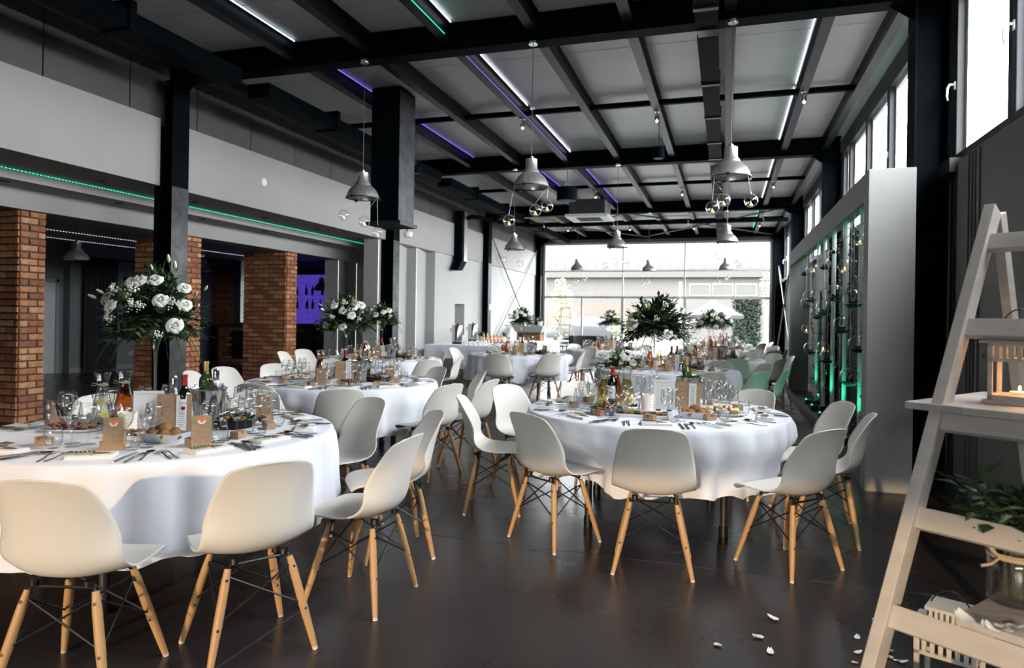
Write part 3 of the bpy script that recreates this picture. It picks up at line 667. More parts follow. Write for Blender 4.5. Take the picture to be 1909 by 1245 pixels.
# warm spots on the purlins
sp = thing('ceiling_spot', 'spot', 'spotlight')
N('chrome').lathe([(0, 0), (0.04, 0), (0.04, -0.02), (0.012, -0.025), (0.012, -0.06), (0.03, -0.08), (0.03, -0.12)], 14).ob('holder', sp, smooth=True)
N('glass').lathe([(0.03, -0.12), (0.034, -0.16), (0.028, -0.165)], 12).ob('reflector', sp, smooth=True, fix=False)
N('lamp_warm').ball((0, 0, -0.15), 0.019, 8, 6).ob('bulb', sp)
SPOTS = [(-3.0, 9.98, 'on the violet lit purlin right of the hood'), (-1.0, 10.1, 'nearest, over the hanging black speaker'), (0.94, 9.7, 'nearest to the right eave'), (-3.0, 16.1, 'left of the air conditioner'), (-1.0, 16.2, 'behind the second row of beams, centre'), (0.94, 15.7, 'second along the right eave'), (-5.0, 22.0, 'far left before the end glazing'), (-3.0, 22.2, 'far centre left before the end glazing'), (-1.0, 22.3, 'far centre right before the end glazing'), (0.94, 22.0, 'farthest along the right eave')]
for X, Y, n_ in SPOTS: put(sp, (X, Y, 4.44), 0, 'small warm spotlight on a purlin, ' + n_, 'warm spotlights on the purlins')
# air conditioner cassette
ac = thing('air_conditioner', 'boxy ceiling air conditioner with a white grille below', 'air conditioner', atY(1100, 395, 17.5))
N('wall_dark').box(-0.46, 0.46, -0.46, 0.46, -0.12, 0.26).ob('casing', ac, bevel=0.01)
N('white_plastic').box(-0.55, 0.55, -0.55, 0.55, -0.19, -0.12).ob('panel', ac, bevel=0.015)
b = N('wall_grey')
for k in range(9): b.box(-0.3, 0.3, -0.3+k*0.07, -0.27+k*0.07, -0.20, -0.19)
b.ob('grille', ac)
N('brushed').box(0.46, 0.463, -0.4, 0.4, -0.1, 0.24).ob('side_plate', ac)
b = N('steel_worn')
for sx in (-0.4, 0.4):
    for sy in (-0.4, 0.4): b.tube((sx, sy, 0.26), (sx, sy, 0.82), 0.006, n=5)
b.ob('hanger_rods', ac)
# hanging speakers
for (x, y, X, r, h, lab) in ((1228, 285, -1.0, 0.085, 0.17, 'small black cylinder speaker hanging under the centre purlin'), (775, 316, -5.0, 0.09, 0.13, 'small black speaker hanging behind the hood'), (1057, 362, -3.0, 0.2, 0.26, 'wide black drum speaker left of the air conditioner')):
    p = atX(x, y, X); s = thing('hanging_speaker', lab, 'speaker', p)
    N('steel_paint').lathe([(0, -h/2), (r*0.9, -h/2), (r, -h/2+0.01), (r, h/2-0.01), (r*0.9, h/2), (0, h/2)], 24).ob('body', s, smooth=True)
    N('wall_grey').lathe([(0, -h/2-0.003), (r*0.8, -h/2-0.003), (r*0.85, -h/2)], 20).ob('grille', s)
    N('steel_worn').tube((0, 0, h/2), (0, 0, 4.44-p.z), 0.006, n=6).ob('rod', s)
# black pipe along the third beam and the wall duct it feeds
pp = thing('black_pipe', 'black pipe across the hall along the third beam', 'pipe', (0, 0, 0))
N('steel_paint').path([(-6.62, 17.0, 4.02), (-6.5, 17.0, 4.06), (-6.35, 17.1, 4.06), (-6.0, 18.2, 4.05), (-5.4, 18.95, 4.05), (1.5, 18.95, 4.05)], 0.055, 10).ob('pipe_run', pp, smooth=True)
for X in (-5, -3, -1, 0.9): N('chrome').lathe([(0.06, -0.02), (0.062, 0), (0.06, 0.02)], 12, TR(X, 18.95, 4.05) @ Matrix.Rotation(PI/2, 4, 'Y')).ob('collar', pp)
wd = thing('wall_duct', 'grey metal duct running down the pale band wall', 'duct', (-6.78, 16.95, 0))
N('steel_paint').box(-0.11, 0.11, -0.16, 0.0, 2.88, 4.2).ob('duct_back', wd); N('brushed').box(-0.11, 0.11, 0.0, 0.22, 2.88, 4.2).ob('duct_front', wd)
N('steel_paint').add([(-0.11, -0.16, 2.88), (0.11, -0.16, 2.88), (0.11, 0.22, 2.88), (-0.11, 0.22, 2.88), (-0.11, -0.42, 2.62), (0.11, -0.42, 2.62), (0.11, -0.1, 2.62), (-0.11, -0.1, 2.62)], [(0, 1, 5, 4), (1, 2, 6, 5), (2, 3, 7, 6), (3, 0, 4, 7), (4, 5, 6, 7), (3, 2, 1, 0)]).ob('duct_outlet', wd)
dm = thing('alarm_dome', 'small white alarm dome in front of the pale band', 'alarm', atX(760, 436, -6.86))
N('white_plastic').lathe([(0, -0.08), (0.09, -0.07), (0.11, -0.02), (0.11, 0.03), (0.09, 0.05), (0, 0.05)], 18).ob('housing', dm, smooth=True); N('black_metal').tube((0, 0, 0.05), (-0.03, 0, 0.14), 0.01).ob('bracket', dm)
# ================================================================== chairs
def chair_proto():
    t = thing('shell_chair', 'white shell chair', 'chair')
    # centre profile from the front lip to the top of the back: (y, z, half width, side lift, side wrap, edge roll)
    P = [(0.265, 0.400, 0.150, 0.000, 0), (0.258, 0.424, 0.178, 0.000, 0), (0.225, 0.441, 0.200, 0.002, 0), (0.15, 0.445, 0.218, 0.005, 0), (0.06, 0.438, 0.229, 0.011, 0), (-0.03, 0.430, 0.234, 0.022, 0.0),
         (-0.10, 0.430, 0.235, 0.042, 0.008), (-0.155, 0.445, 0.233, 0.066, 0.028), (-0.190, 0.480, 0.229, 0.074, 0.056), (-0.208, 0.530, 0.226, 0.056, 0.080), (-0.220, 0.590, 0.219, 0.032, 0.082), (-0.232, 0.650, 0.213, 0.016, 0.074),
         (-0.247, 0.710, 0.201, 0.004, 0.058), (-0.262, 0.758, 0.189, 0.0, 0.046), (-0.274, 0.790, 0.176, -0.003, 0.038), (-0.281, 0.808, 0.158, -0.006, 0.030), (-0.286, 0.819, 0.132, -0.008, 0.024), (-0.290, 0.824, 0.104, -0.008, 0.020)]
    nu = 14; vs = []
    for (y, z, w, lf, wr) in P:
        for j in range(nu+1):
            u = -1 + 2*j/nu; s = abs(u)**2.4
            vs.append(Vector((w*u*(1-0.02*s), y + wr*s, z + lf*s)))
    k = len(P); fs = [(i*(nu+1)+j, i*(nu+1)+j+1, (i+1)*(nu+1)+j+1, (i+1)*(nu+1)+j) for i in range(k-1) for j in range(nu)]
    b = N('shell').add(vs, fs); me = b.mesh('seat_shell', 'all')
    o = bpy.data.objects.new('seat_shell', me); C.objects.link(o)
    md = o.modifiers.new('s', 'SUBSURF'); md.levels = 1; md.render_levels = 1
    md = o.modifiers.new('t', 'SOLIDIFY'); md.thickness = 0.007; md.offset = 0
    dg = bpy.context.evaluated_depsgraph_get(); dg.update(); me = bpy.data.meshes.new_from_object(o.evaluated_get(dg)); o.modifiers.clear(); o.data = me
    me.name = 'seat_shell'; me.polygons.foreach_set('use_smooth', [True]*len(me.polygons)); o.parent = t
    lm = N('beech').path([(0, 0, 0), (0, 0, 0.05), (0, 0, 0.19), (0, 0, 0.33), (0, 0, 0.392)], [0.0115, 0.0135, 0.0175, 0.017, 0.0125], 12).mesh('leg', True)
    cm = N('white_plastic').lathe([(0, -0.006), (0.011, -0.006), (0.0118, 0.006)], 12).mesh('foot_cap', True)
    bm_ = N('steel_worn'); 
    for zz in (0.17, 0.35): bm_.ball((0.0165, 0, zz), 0.006, 8, 6, (0.4, 1, 1)); bm_.ball((-0.0165, 0, zz), 0.006, 8, 6, (0.4, 1, 1))
    bm_ = bm_.mesh('bolt')
    tops = []
    for sx in (-1, 1):
        for sy in (-1, 1):
            foot = Vector((sx*0.212, sy*0.195+0.0, 0.006)); top = Vector((sx*0.125, sy*0.115-0.01, 0.388)); d = (top-foot).normalized()
            q = d.to_track_quat('Z', 'Y')
            l = bpy.data.objects.new('leg', lm); C.objects.link(l); l.parent = t; l.location = foot; l.rotation_mode = 'QUATERNION'; l.rotation_quaternion = q; l.scale = (1, 1, (top-foot).length/0.392)
            c = bpy.data.objects.new('foot_cap', cm); C.objects.link(c); c.parent = l
            c = bpy.data.objects.new('bolt', bm_); C.objects.link(c); c.parent = l; c.rotation_euler.z = math.atan2(sy, sx) + PI/2
            tops.append((foot, top))
    def on(i, z): f, p = tops[i]; return f + (p-f)*(z/ (p.z-f.z))
    b = N('black_metal')
    for a, c in ((0, 1), (2, 3), (0, 2), (1, 3)):
        b.tube(on(a, 0.355), on(c, 0.185), 0.0042, n=6); b.tube(on(c, 0.355), on(a, 0.185), 0.0042, n=6)
    for a in range(4):
        p = on(a, 0.365); b.tube(p, (p.x*0.75, p.y*0.75-0.005, 0.425), 0.005, n=6)
    b.tube((-0.12, 0.105, 0.40), (0.12, 0.105, 0.40), 0.006, n=6).tube((-0.12, -0.125, 0.40), (0.12, -0.125, 0.40), 0.006, n=6)
    b.ob('wire_frame', t)
    b = N('black_metal')
    for sx in (-1, 1):
        for yy in (0.105, -0.125): b.lathe([(0, 0), (0.017, 0), (0.017, 0.022), (0, 0.022)], 10, TR(sx*0.1, yy, 0.404))
    b.ob('mounts', t)
    return t
chp = chair_proto()
TAB = {'A': (-2.97, 3.03), 'B': (-.48, 5.04), 'C': (-3.6, 5.95), 'D': (-5.0, 9.3), 'E': (-3.5, 11.7), 'F': (-.73, 9.23), 'G': (-.28, 12.15), 'H': (-.1, 16.3), 'I': (-2.35, 14.5), 'J': (-.2, 20.1)}
TN = {'A': 'table five', 'B': 'table one', 'C': 'table six', 'D': 'table behind table six', 'E': 'table by the coffee urns', 'F': 'table behind table one', 'G': 'third table on the right', 'H': 'fourth table on the right', 'I': 'far middle table', 'J': 'last table on the right'}
W_ = 'white shell chair '
CH = [  # pixel of the top centre of the back, table, turn away from facing the table (deg), label
 (62, 896, 'A', -14, W_+'at the bottom left corner, back to us, cut by the frame'),
 (512, 862, 'A', -3, W_+'nearest at table five, back to us, four legs in full'),
 (772, 812, 'A', 0, W_+'in profile at the right of table five, nearer of two'),
 (820, 767, 'A', 6, W_+'in profile at the right of table five, farther of two'),
 (700, 742, 'A', 0, W_+'beyond table five, turned to us, seat towards the left'),
 (190, 735, 'A', 0, W_+'beyond table five behind the glass carafes'),
 (483, 728, 'A', 0, W_+'beyond table five, back to back with table six chair'),
 (470, 716, 'C', 8, W_+'at near left of table six, only back top in view'),
 (637, 726, 'C', 0, W_+'at the near side of table six, back to us'),
 (510, 678, 'C', 0, W_+'beyond table six at its left, facing us before the pillar'),
 (350, 692, 'C', 0, W_+'narrow in view beside the green bottle in the bucket'),
 (412, 684, 'C', 0, W_+'in front of the dark bar, right of the ice bucket'),
 (845, 716, 'C', 0, W_+'at the right of table six, back half to us'),
 (822, 684, 'C', -14, W_+'beyond the right side of table six, back to us'),
 (903, 691, 'C', -12, W_+'greyish in shade, farther of the two facing table six from the aisle'),
 (922, 707, 'C', -10, W_+'in the aisle with seat towards table six, nearer of two'),
 (523, 655, 'D', 0, W_+'with shaded inner face before the third brick pillar'),
 (562, 651, 'D', 0, W_+'facing us against the black oven door'),
 (803, 671, 'D', 0, W_+'at near right of the round table behind table six'),
 (820, 655, 'D', 0, W_+'at far right of the round table behind table six'),
 (862, 662, 'D', 0, W_+'between table six and the coffee table, seen edge on'),
 (843, 648, 'E', 0, W_+'below the left coffee urn, seat towards the right'),
 (925, 660, 'E', 0, W_+'with a small dark slot, back to us before the urn table'),
 (1030, 660, 'E', 0, W_+'back to us, right of the slotted chair, by the aisle'),
 (1090, 655, 'E', 0, W_+'at right of the coffee urn table, nearer one'),
 (1103, 649, 'E', 0, W_+'at right of the coffee urn table, farther one'),
 (855, 737, 'B', 0, W_+'at left of table one, facing right, all four legs shown'),
 (940, 717, 'B', -6, W_+'at far left of table one, turned to us'),
 (975, 770, 'B', 0, W_+'at front left of table one, sunlit lower back'),
 (1220, 800, 'B', 0, W_+'squarely in front of table one, back to us'),
 (1553, 801, 'B', 0, W_+'at front right of table one, seat towards the left'),
 (1580, 750, 'B', 0, W_+'at right of table one, against the green lit case'),
 (1630, 772, 'B', 0, W_+'at right of table one, edge on before the white case end'),
 (1415, 727, 'B', 0, W_+'beyond table one at its right, facing us'),
 (1075, 712, 'B', 0, W_+'beyond table one at its left behind the red wine'),
 (1328, 694, 'F', 0, W_+'with pale green tinge behind the ice bucket of table one'),
 (1424, 693, 'F', 0, W_+'tinted green on its right half, behind table one'),
 (1469, 688, 'F', 0, W_+'vivid green in the light, edge on by the case'),
 (1432, 678, 'F', 0, W_+'pinkish white, behind the half green chair'),
 (1343, 673, 'G', 0, W_+'pinkish, low behind the glasses of the second right table'),
 (1374, 669, 'G', -8, W_+'olive in shade, behind the second table on the right'),
 (1460, 669, 'G', 0, W_+'dark olive, tall behind the vivid green chair'),
 (1479, 664, 'G', 0, W_+'pale, next to the far end of the lit case'),
 (1446, 659, 'G', 0, W_+'whitish, fourth back along the right aisle'),
 (1398, 656, 'G', 0, W_+'pale, low between the second and third tables on the right'),
 (1412, 651, 'H', 0, W_+'brownish in shade at the fourth right table'),
 (1446, 653, 'H', 0, W_+'grey, fifth back along the right aisle'),
 (1446, 645, 'H', 0, W_+'white, sixth back along the right aisle'),
 (1470, 649, 'H', 0, W_+'narrow, beside the far right black column'),
 (1424, 640, 'J', 0, W_+'pale green, near the far right corner of the glazing'),
 (1440, 638, 'J', 0, W_+'farthest right, edge on before the corner post'),
 (1068, 641, 'I', 0, W_+'before the black sofa near the end glazing'),
 (1205, 643, 'I', 0, W_+'under the big bouquet near the end glazing'),
]
SEATED = {}
def place_chairs():
    for (x, y, t, dr, lab) in CH:
        p = at(x, y, 0.82); c = Vector((*TAB[t], 0)); a = math.atan2(c.y-p.y, c.x-p.x)      # heading to the table
        a += math.radians(dr); q = Vector((p.x + 0.275*math.cos(a), p.y + 0.275*math.sin(a), 0))
        put(chp, q, a - PI/2, lab, 'white shell chairs')
        v = Vector((q.x-c.x, q.y-c.y)); SEATED.setdefault(t, []).append((math.atan2(v.y, v.x), v.length-0.285))
place_chairs()
# ================================================================== tables and cloths
def cloth(name, R, drop_z, seed, folds, dents):
    rnd = random.Random(seed); n = 160; vs = []; fs = []
    ph = [rnd.uniform(0, 6.28) for _ in range(6)]
    rings = [(R*0.5, 0.752), (R*0.985, 0.752), (R*0.997, 0.749), (R+0.006, 0.741)]
    K = 11
    vs.append((0, 0, 0.752))
    def rad(th, k):
        s = k/K; f = 0.55*math.sin(folds*th+ph[0]+1.2*math.sin(3*th+ph[1])) + 0.35*math.sin((folds*0.6)//1*th+ph[2]) + 0.25*math.sin(7*th+ph[3])
        f = f + 0.35*math.sin(2*folds*th+ph[5])*abs(f); r = R + 0.010 + s*0.030; wm = 0
        for ta, rf in dents:      # the cloth gives way where a seat is pushed under the table
            d = ((th - ta + PI) % (2*PI) - PI)*R; w = 1/(1 + (abs(d)/0.27)**8); v = min(1, max(0, (s-0.25)/0.45)); v = v*v*(3-2*v)
            r -= max(0, r - rf + 0.02)*w*v; wm = max(wm, w*v)
        return r + (0.012 + 0.048*s)*f*(1-0.55*wm)
    for r, z in rings:
        for j in range(n): th = 2*PI*j/n; vs.append((r*math.cos(th), r*math.sin(th), z))
    for k in range(1, K+1):
        for j in range(n):
            th = 2*PI*j/n; r = rad(th, k); hem = drop_z + 0.018*math.sin(5*th+ph[4]) + 0.012*math.sin(folds*th+ph[0])
            z = 0.741 + (hem-0.741)*k/K; vs.append((r*math.cos(th), r*math.sin(th), z))
    m = len(rings)+K
    fs = [(0, 1+j, 1+(j+1) % n) for j in range(n)]
    fs += [(1+i*n+j, 1+i*n+(j+1) % n, 1+(i+1)*n+(j+1) % n, 1+(i+1)*n+j) for i in range(m-1) for j in range(n)]
    o = N('cloth').add(vs, fs).ob(name, smooth='all'); return o
tp = thing('round_table', 'round table', 'table')
N('plank_wood').lathe([(0, 0.72), (0.9, 0.72), (0.905, 0.735), (0.9, 0.745), (0, 0.745)], 48).ob('table_top', tp, smooth=True)
lm = N('steel_worn').lathe([(0.024, 0.06), (0.024, 0.72)], 12).use('black_metal').lathe([(0, 0), (0.03, 0), (0.03, 0.07), (0.024, 0.07)], 12).mesh('leg', True)
for a in range(4):
    l = bpy.data.objects.new('leg', lm); C.objects.link(l); l.parent = tp; l.location = (0.62*math.cos(a*PI/2+0.4), 0.62*math.sin(a*PI/2+0.4), 0)
for i, k in enumerate('ABCDEFGHIJ'):
    loc = (*TAB[k], 0)
    o = put(tp, loc, i*0.5, 'round folding table hidden under the white cloth, ' + TN[k], 'round tables'); 
    o = cloth('tablecloth', 0.915, 0.315, i+3, (24, 27, 22)[i % 3], SEATED.get(k, [])); o.location = loc; tag(o, 'white cloth falling in folds, on ' + TN[k], 'tablecloth', 'white tablecloths')
# ================================================================== place settings
ZT = 0.7525
def wine_glass():
    b = N('glass').lathe([(0, 0.001), (0.034, 0.0), (0.035, 0.002), (0.012, 0.006), (0.0045, 0.016), (0.0038, 0.05), (0.0045, 0.082), (0.014, 0.092), (0.030, 0.108), (0.039, 0.130), (0.041, 0.150), (0.038, 0.178), (0.033, 0.202), (0.0322, 0.202), (0.037, 0.178), (0.040, 0.150), (0.038, 0.131), (0.029, 0.110), (0.013, 0.095), (0, 0.091)], 20)
    return b.ob('wine_glass', smooth='all', fix=False)
def flute():
    return N('glass').lathe([(0, 0.001), (0.030, 0.0), (0.030, 0.002), (0.008, 0.007), (0.004, 0.02), (0.0045, 0.055), (0.012, 0.072), (0.017, 0.095), (0.023, 0.125), (0.031, 0.158), (0.0303, 0.158), (0.022, 0.125), (0.016, 0.096), (0, 0.080)], 18).ob('liqueur_glass', smooth='all', fix=False)
def tumbler():
    return N('glass').lathe([(0, 0.002), (0.024, 0.0), (0.032, 0.010), (0.039, 0.035), (0.0405, 0.055), (0.037, 0.082), (0.033, 0.098), (0.0322, 0.098), (0.036, 0.082), (0.0393, 0.055), (0.0375, 0.036), (0.030, 0.014), (0, 0.010)], 20).ob('tumbler', smooth='all', fix=False)
def strip(b, pts, th=0.0016):
    """flat bar through (y, halfwidth, z)"""
    vs = []; k = len(pts)
    for y, w, z in pts: vs += [(-w, y, z), (w, y, z), (w, y, z+th), (-w, y, z+th)]
    fs = []
    for i in range(k-1):
        o = 4*i
        for j in range(4): fs.append((o+j, o+(j+1) % 4, o+4+(j+1) % 4, o+4+j))
    fs += [(0, 1, 2, 3), (4*k-4, 4*k-3, 4*k-2, 4*k-1)]; b.add(vs, fs)
def fork():
    b = N('cutlery'); strip(b, [(-0.10, 0.004, 0.001), (-0.09, 0.0062, 0.001), (-0.03, 0.0042, 0.003), (0.02, 0.0028, 0.008), (0.035, 0.004, 0.010), (0.045, 0.0115, 0.010), (0.058, 0.0125, 0.0075)])
    for k in range(4):
        x = -0.0105 + k*0.007
        b.box(x-0.0016, x+0.0016, 0.056, 0.082, 0.006, 0.0078).box(x-0.0014, x+0.0014, 0.081, 0.100, 0.0072, 0.0088)
    return b.ob('fork')
def knife():
    b = N('cutlery'); strip(b, [(-0.115, 0.004, 0.001), (-0.11, 0.0075, 0.001), (-0.03, 0.0055, 0.001), (-0.01, 0.0035, 0.002)], 0.005)
    strip(b, [(-0.01, 0.004, 0.003), (0.0, 0.008, 0.003), (0.08, 0.009, 0.002), (0.105, 0.006, 0.001), (0.115, 0.001, 0.001)], 0.0014); return b.ob('knife')
def spoon():
    b = N('cutlery'); strip(b, [(-0.10, 0.004, 0.001), (-0.09, 0.0062, 0.001), (-0.03, 0.004, 0.003), (0.03, 0.0028, 0.009), (0.045, 0.004, 0.010)])
    vs = []; fs = []
    for i in range(5):
        r = i/4
        for j in range(14):
            a = 2*PI*j/14; vs.append((0.0195*r*math.cos(a), 0.072+0.031*r*math.sin(a), 0.002+0.009*r*r))
    fs = [(i*14+j, i*14+(j+1) % 14, (i+1)*14+(j+1) % 14, (i+1)*14+j) for i in range(4) for j in range(14)]
    b.add(vs, fs); return b.ob('spoon', smooth=True, fix=False)
def napkin():
    t = thing('napkin', 'napkin', 'napkin')
    b = N('napkin').box(-0.095, 0.095, -0.055, 0.055, 0, 0.005).box(-0.094, 0.093, -0.053, 0.055, 0.0055, 0.011).box(-0.092, 0.094, -0.054, 0.05, 0.0115, 0.016); b.ob('folded_linen', t, bevel=0.0022, smooth=True)
    b = N('leaf_light'); random.seed(4)
    b.path([(-0.075, 0.004, 0.02), (-0.02, 0.0, 0.022), (0.04, -0.003, 0.021)], 0.0012, 5)
    for i in range(13):
        x = -0.085 + i*0.0085; s = 1 if i % 2 else -1
        b.use('leaf_light' if i % 3 else 'leaf').leaf((x, 0.002, 0.021), (-0.5, s, 0.25), (0, 0, 1), 0.027, 0.007)
    b.ob('leaf_sprig', t, fix=False)
    b = N('kraft_dark').prism([(0.012, -0.02), (0.065, -0.012), (0.076, 0.003), (0.062, 0.016), (0.010, 0.012)], 0.018, 0.021, Matrix.Rotation(0.06, 4, 'Y')); b.ob('name_tag', t)
    b = N('twine').box(0.004, 0.0065, -0.056, 0.056, 0.0162, 0.0185); b.path([(0.005, 0, 0.018), (0.02, 0.02, 0.03), (0.04, 0.012, 0.026), (0.02, -0.004, 0.022), (-0.01, -0.02, 0.024), (-0.03, -0.03, 0.02)], 0.0011, 4); b.ob('twine_bow', t)
    return t
def kbox():
    t = thing('kraft_box', 'kraft box', 'box'); N('kraft').box(-0.036, 0.036, -0.024, 0.024, 0, 0.038).ob('box_body', t, bevel=0.001)
    N('kraft').box(-0.0365, 0.0365, -0.0245, 0.0245, 0.0385, 0.0395).ob('lid', t); N('kraft_dark').box(-0.012, 0.012, -0.0252, -0.0246, 0.026, 0.0385).ob('lid_tab', t)
    return t
def place_settings():
    pr = {k: f() for k, f in dict(wine=wine_glass, flute=flute, tumbler=tumbler, fork=fork, knife=knife, spoon=spoon, napkin=napkin, box=kbox).items()}
    for k, c in (('wine', 'glass'), ('flute', 'glass'), ('tumbler', 'glass'), ('fork', 'fork'), ('knife', 'knife'), ('spoon', 'spoon')): pr[k]['category'] = c
    # seat angles seen from each table centre
    SEATS = {'A': [-103, -66, -31, -5, 23, 58, 92, 128, 158, 190], 'B': [-163, -122, -84, -47, -14, 18, 52, 92, 128, 160], 'C': [-158, -122, -88, -58, -28, 4, 40, 80, 120, 165]}
    for k, o in (('D', 5), ('E', 12), ('F', 20), ('G', 7), ('H', 0), ('I', 9), ('J', 3)): SEATS[k] = [o + 36*i for i in range(10)]
    rnd = random.Random(11)
    for tk, angs in SEATS.items():
        cx, cy_ = TAB[tk]; near = tk in 'ABC'; mid = tk in 'DEFG'
        seats = sorted(angs, key=lambda a: px((cx+0.74*math.cos(math.radians(a)), cy_+0.74*math.sin(math.radians(a)), ZT))[0])
        for si, a in enumerate(seats):
            th = math.radians(a); rad_ = Vector((math.cos(th), math.sin(th), 0)); rt = Vector((rad_.y, -rad_.x, 0)) * -1   # right hand of the sitter
            face = th + PI/2     # local +Y towards the centre
            c0 = Vector((cx, cy_, ZT)); who = '%s place from left, %s' % (ORD[si], TN[tk])
            def sp(r, s, z=0): return c0 + rad_*r + rt*s + Vector((0, 0, z))
            j = lambda k=0.012: rnd.uniform(-k, k)
            put(pr['napkin'], sp(0.765+j(), j()), face + j(0.3), 'folded napkin with sprig and tag, ' + who, 'napkins')
            put(pr['box'], sp(0.585+j(.02), -0.02+j(.03)), face + j(0.7), 'small kraft favour box, ' + who, 'kraft favour boxes')
            if near or mid:
                put(pr['fork'], sp(0.76+j(), -0.155+j()), face + j(.12), 'inner fork of the pair, ' + who, 'forks')
                put(pr['knife'], sp(0.765+j(), 0.145+j()), face + j(.12), 'inner knife of the pair, ' + who, 'knives')
            if near:
                put(pr['fork'], sp(0.765+j(.008), -0.192+j(.006)), face + j(.12), 'outer fork of the pair, ' + who, 'forks')
                put(pr['knife'], sp(0.77+j(.006), 0.178+j(.006)), face + j(.08), 'outer knife of the pair, ' + who, 'knives')
                put(pr['spoon'], sp(0.755+j(), 0.215+j(.008)), face + j(.15), 'dark steel spoon, ' + who, 'spoons')
            put(pr['wine'], sp(0.52+j(.03), 0.05+j(.03)), j(3), 'empty stemmed wine glass, ' + who, 'wine glasses')
            put(pr['flute'], sp(0.545+j(.02), 0.14+j(.02)), j(3), 'small flared liqueur glass, ' + who, 'liqueur glasses')
            put(pr['tumbler'], sp(0.60+j(.012), 0.098+j(.02)), j(3), 'round stemless tumbler, ' + who, 'tumblers')
            if near: put(pr['wine'], sp(0.46+j(.02), 0.125+j(.02)), j(3), 'second wine glass, farther in, ' + who, 'wine glasses')
place_settings()
# ================================================================== flowers
def rose_mesh():
    b = N('petal'); rnd = random.Random(2)
    # cupped petals in five whorls; outer ones open and roll back at the lip
    for ring, (n, r, h, op) in enumerate(((3, 0.006, 0.030, 0.0), (4, 0.011, 0.032, 0.002), (5, 0.016, 0.031, 0.005), (5, 0.021, 0.028, 0.011), (6, 0.025, 0.023, 0.018))):
        for k in range(n):
            a = 2*PI*k/n + ring*0.62 + rnd.uniform(-.3, .3); vs = []; hw = PI/n*1.25; jr = rnd.uniform(.86, 1.14); jz = rnd.uniform(-.003, .003)
            for i in range(5):
                t = i/4; rr = 0.004 + (r-0.004)*math.sin(min(1, t*1.35)*PI/2) + op*max(0, t-.45)**2*3.2; z = h*math.sin(t*PI/2*0.96) - op*1.1*max(0, t-.6)**2*5
                for j in range(5):
                    u = (j-2)/2; q = a + u*hw*(0.45+0.9*t-0.45*t*t); zz = z - 0.006*abs(u)**2.2*t + jz*t; R_ = rr*(1+(jr-1)*t)*(1+0.07*u*t)
                    vs.append((R_*math.cos(q), R_*math.sin(q), zz))
            b.add(vs, [(i*5+j, i*5+j+1, i*5+j+6, i*5+j+5) for i in range(4) for j in range(4)])
    b.ball((0, 0, 0.019), 0.0085, 8, 6, (1, 1, 1.2)); return b.mesh('rose', 'all', fix=False)
def bud_mesh():
    b = N('bud').ball((0, 0, 0.02), 0.010, 8, 6, (1, 1, 2.2)); b.use('petal').ball((0, 0, 0.034), 0.007, 7, 5, (1, 1, 2)); b.use('stem').tube((0, 0, -0.04), (0, 0, 0.004), 0.002, n=5); return b.mesh('bud', 'all')
def cluster_mesh():
    b = N('petal'); rnd = random.Random(5)
    for i in range(34): b.use('petal' if i % 4 else 'bud').ball((rnd.gauss(0, .012), rnd.gauss(0, .012), rnd.uniform(0, .045)), 0.0055, 5, 4, (1, 1, 1.3), jit=.25)
    return b.mesh('blossom_cluster', 'all')
RM, BM_, CM = rose_mesh(), bud_mesh(), cluster_mesh()
def foliage(seed, R=0.26, H=0.20, n=120, drop=0.12):
    rnd = random.Random(seed); b = M(); mats = ('leaf', 'leaf_dark', 'leaf_light', 'leaf_dark', 'leaf')
    for s in range(n):
        a = rnd.uniform(0, 2*PI); e = rnd.uniform(-0.40, 1.45); m = rnd.choice(mats)
        L = rnd.uniform(0.55, 1.08); d = Vector((math.cos(a)*math.cos(e)*R, math.sin(a)*math.cos(e)*R, math.sin(e)*H + (0.03)))*L
        p0 = Vector((0, 0, 0.03)); b.use('stem'); pts = [p0 + d*t + Vector((0, 0, -drop*0.55*t*t*max(0.1, math.cos(e)))) for t in (0, .35, .7, 1.0)]
        b.path(pts, [0.003, 0.0025, 0.002, 0.001], 4, cap=False); b.use(m)
        kind = rnd.random()
        for k in range(9 if kind < 0.6 else 16):
            t = 0.35 + 0.65*k/(8 if kind < 0.6 else 15); i = min(2, int(t*3)); f = t*3-i if t < 1 else 1
            q = pts[i].lerp(pts[i+1], min(1, f)); tg = (pts[i+1]-pts[i]).normalized(); sd = tg.cross(Vector((rnd.uniform(-.4, .4), rnd.uniform(-.4, .4), 1))).normalized() * (1 if k % 2 else -1)
            if kind < 0.6: b.leaf(q, tg*0.55 + sd*0.8 + Vector((0, 0, rnd.uniform(-.3, .3))), (0, 0, 1), rnd.uniform(0.05, 0.085), rnd.uniform(0.010, 0.017))
            else: b.leaf(q, tg*0.35 + sd, (0, 0, 1), 0.05*(1.1-t*0.7), 0.0055)
        b.leaf(pts[3], d, (0, 0, 1), 0.06, 0.011)
    for s in range(9):     # trailing grass blades
        a = rnd.uniform(0, 2*PI); o = Vector((math.cos(a), math.sin(a), 0)); b.use('leaf_light')
        pts = [Vector((0, 0, .05)) + o*R*t*1.15 + Vector((0, 0, 0.10*t - 0.34*t*t)) for t in (0.3, .6, .85, 1.05)]
        b.path(pts, [0.004, 0.004, 0.003, 0.0008], 3, cap=False)
    return b.mesh('foliage', fix=False)
FOL = [foliage(1, 0.25, 0.23, 240), foliage(2, 0.25, 0.23, 260), foliage(3, 0.24, 0.2, 170)]
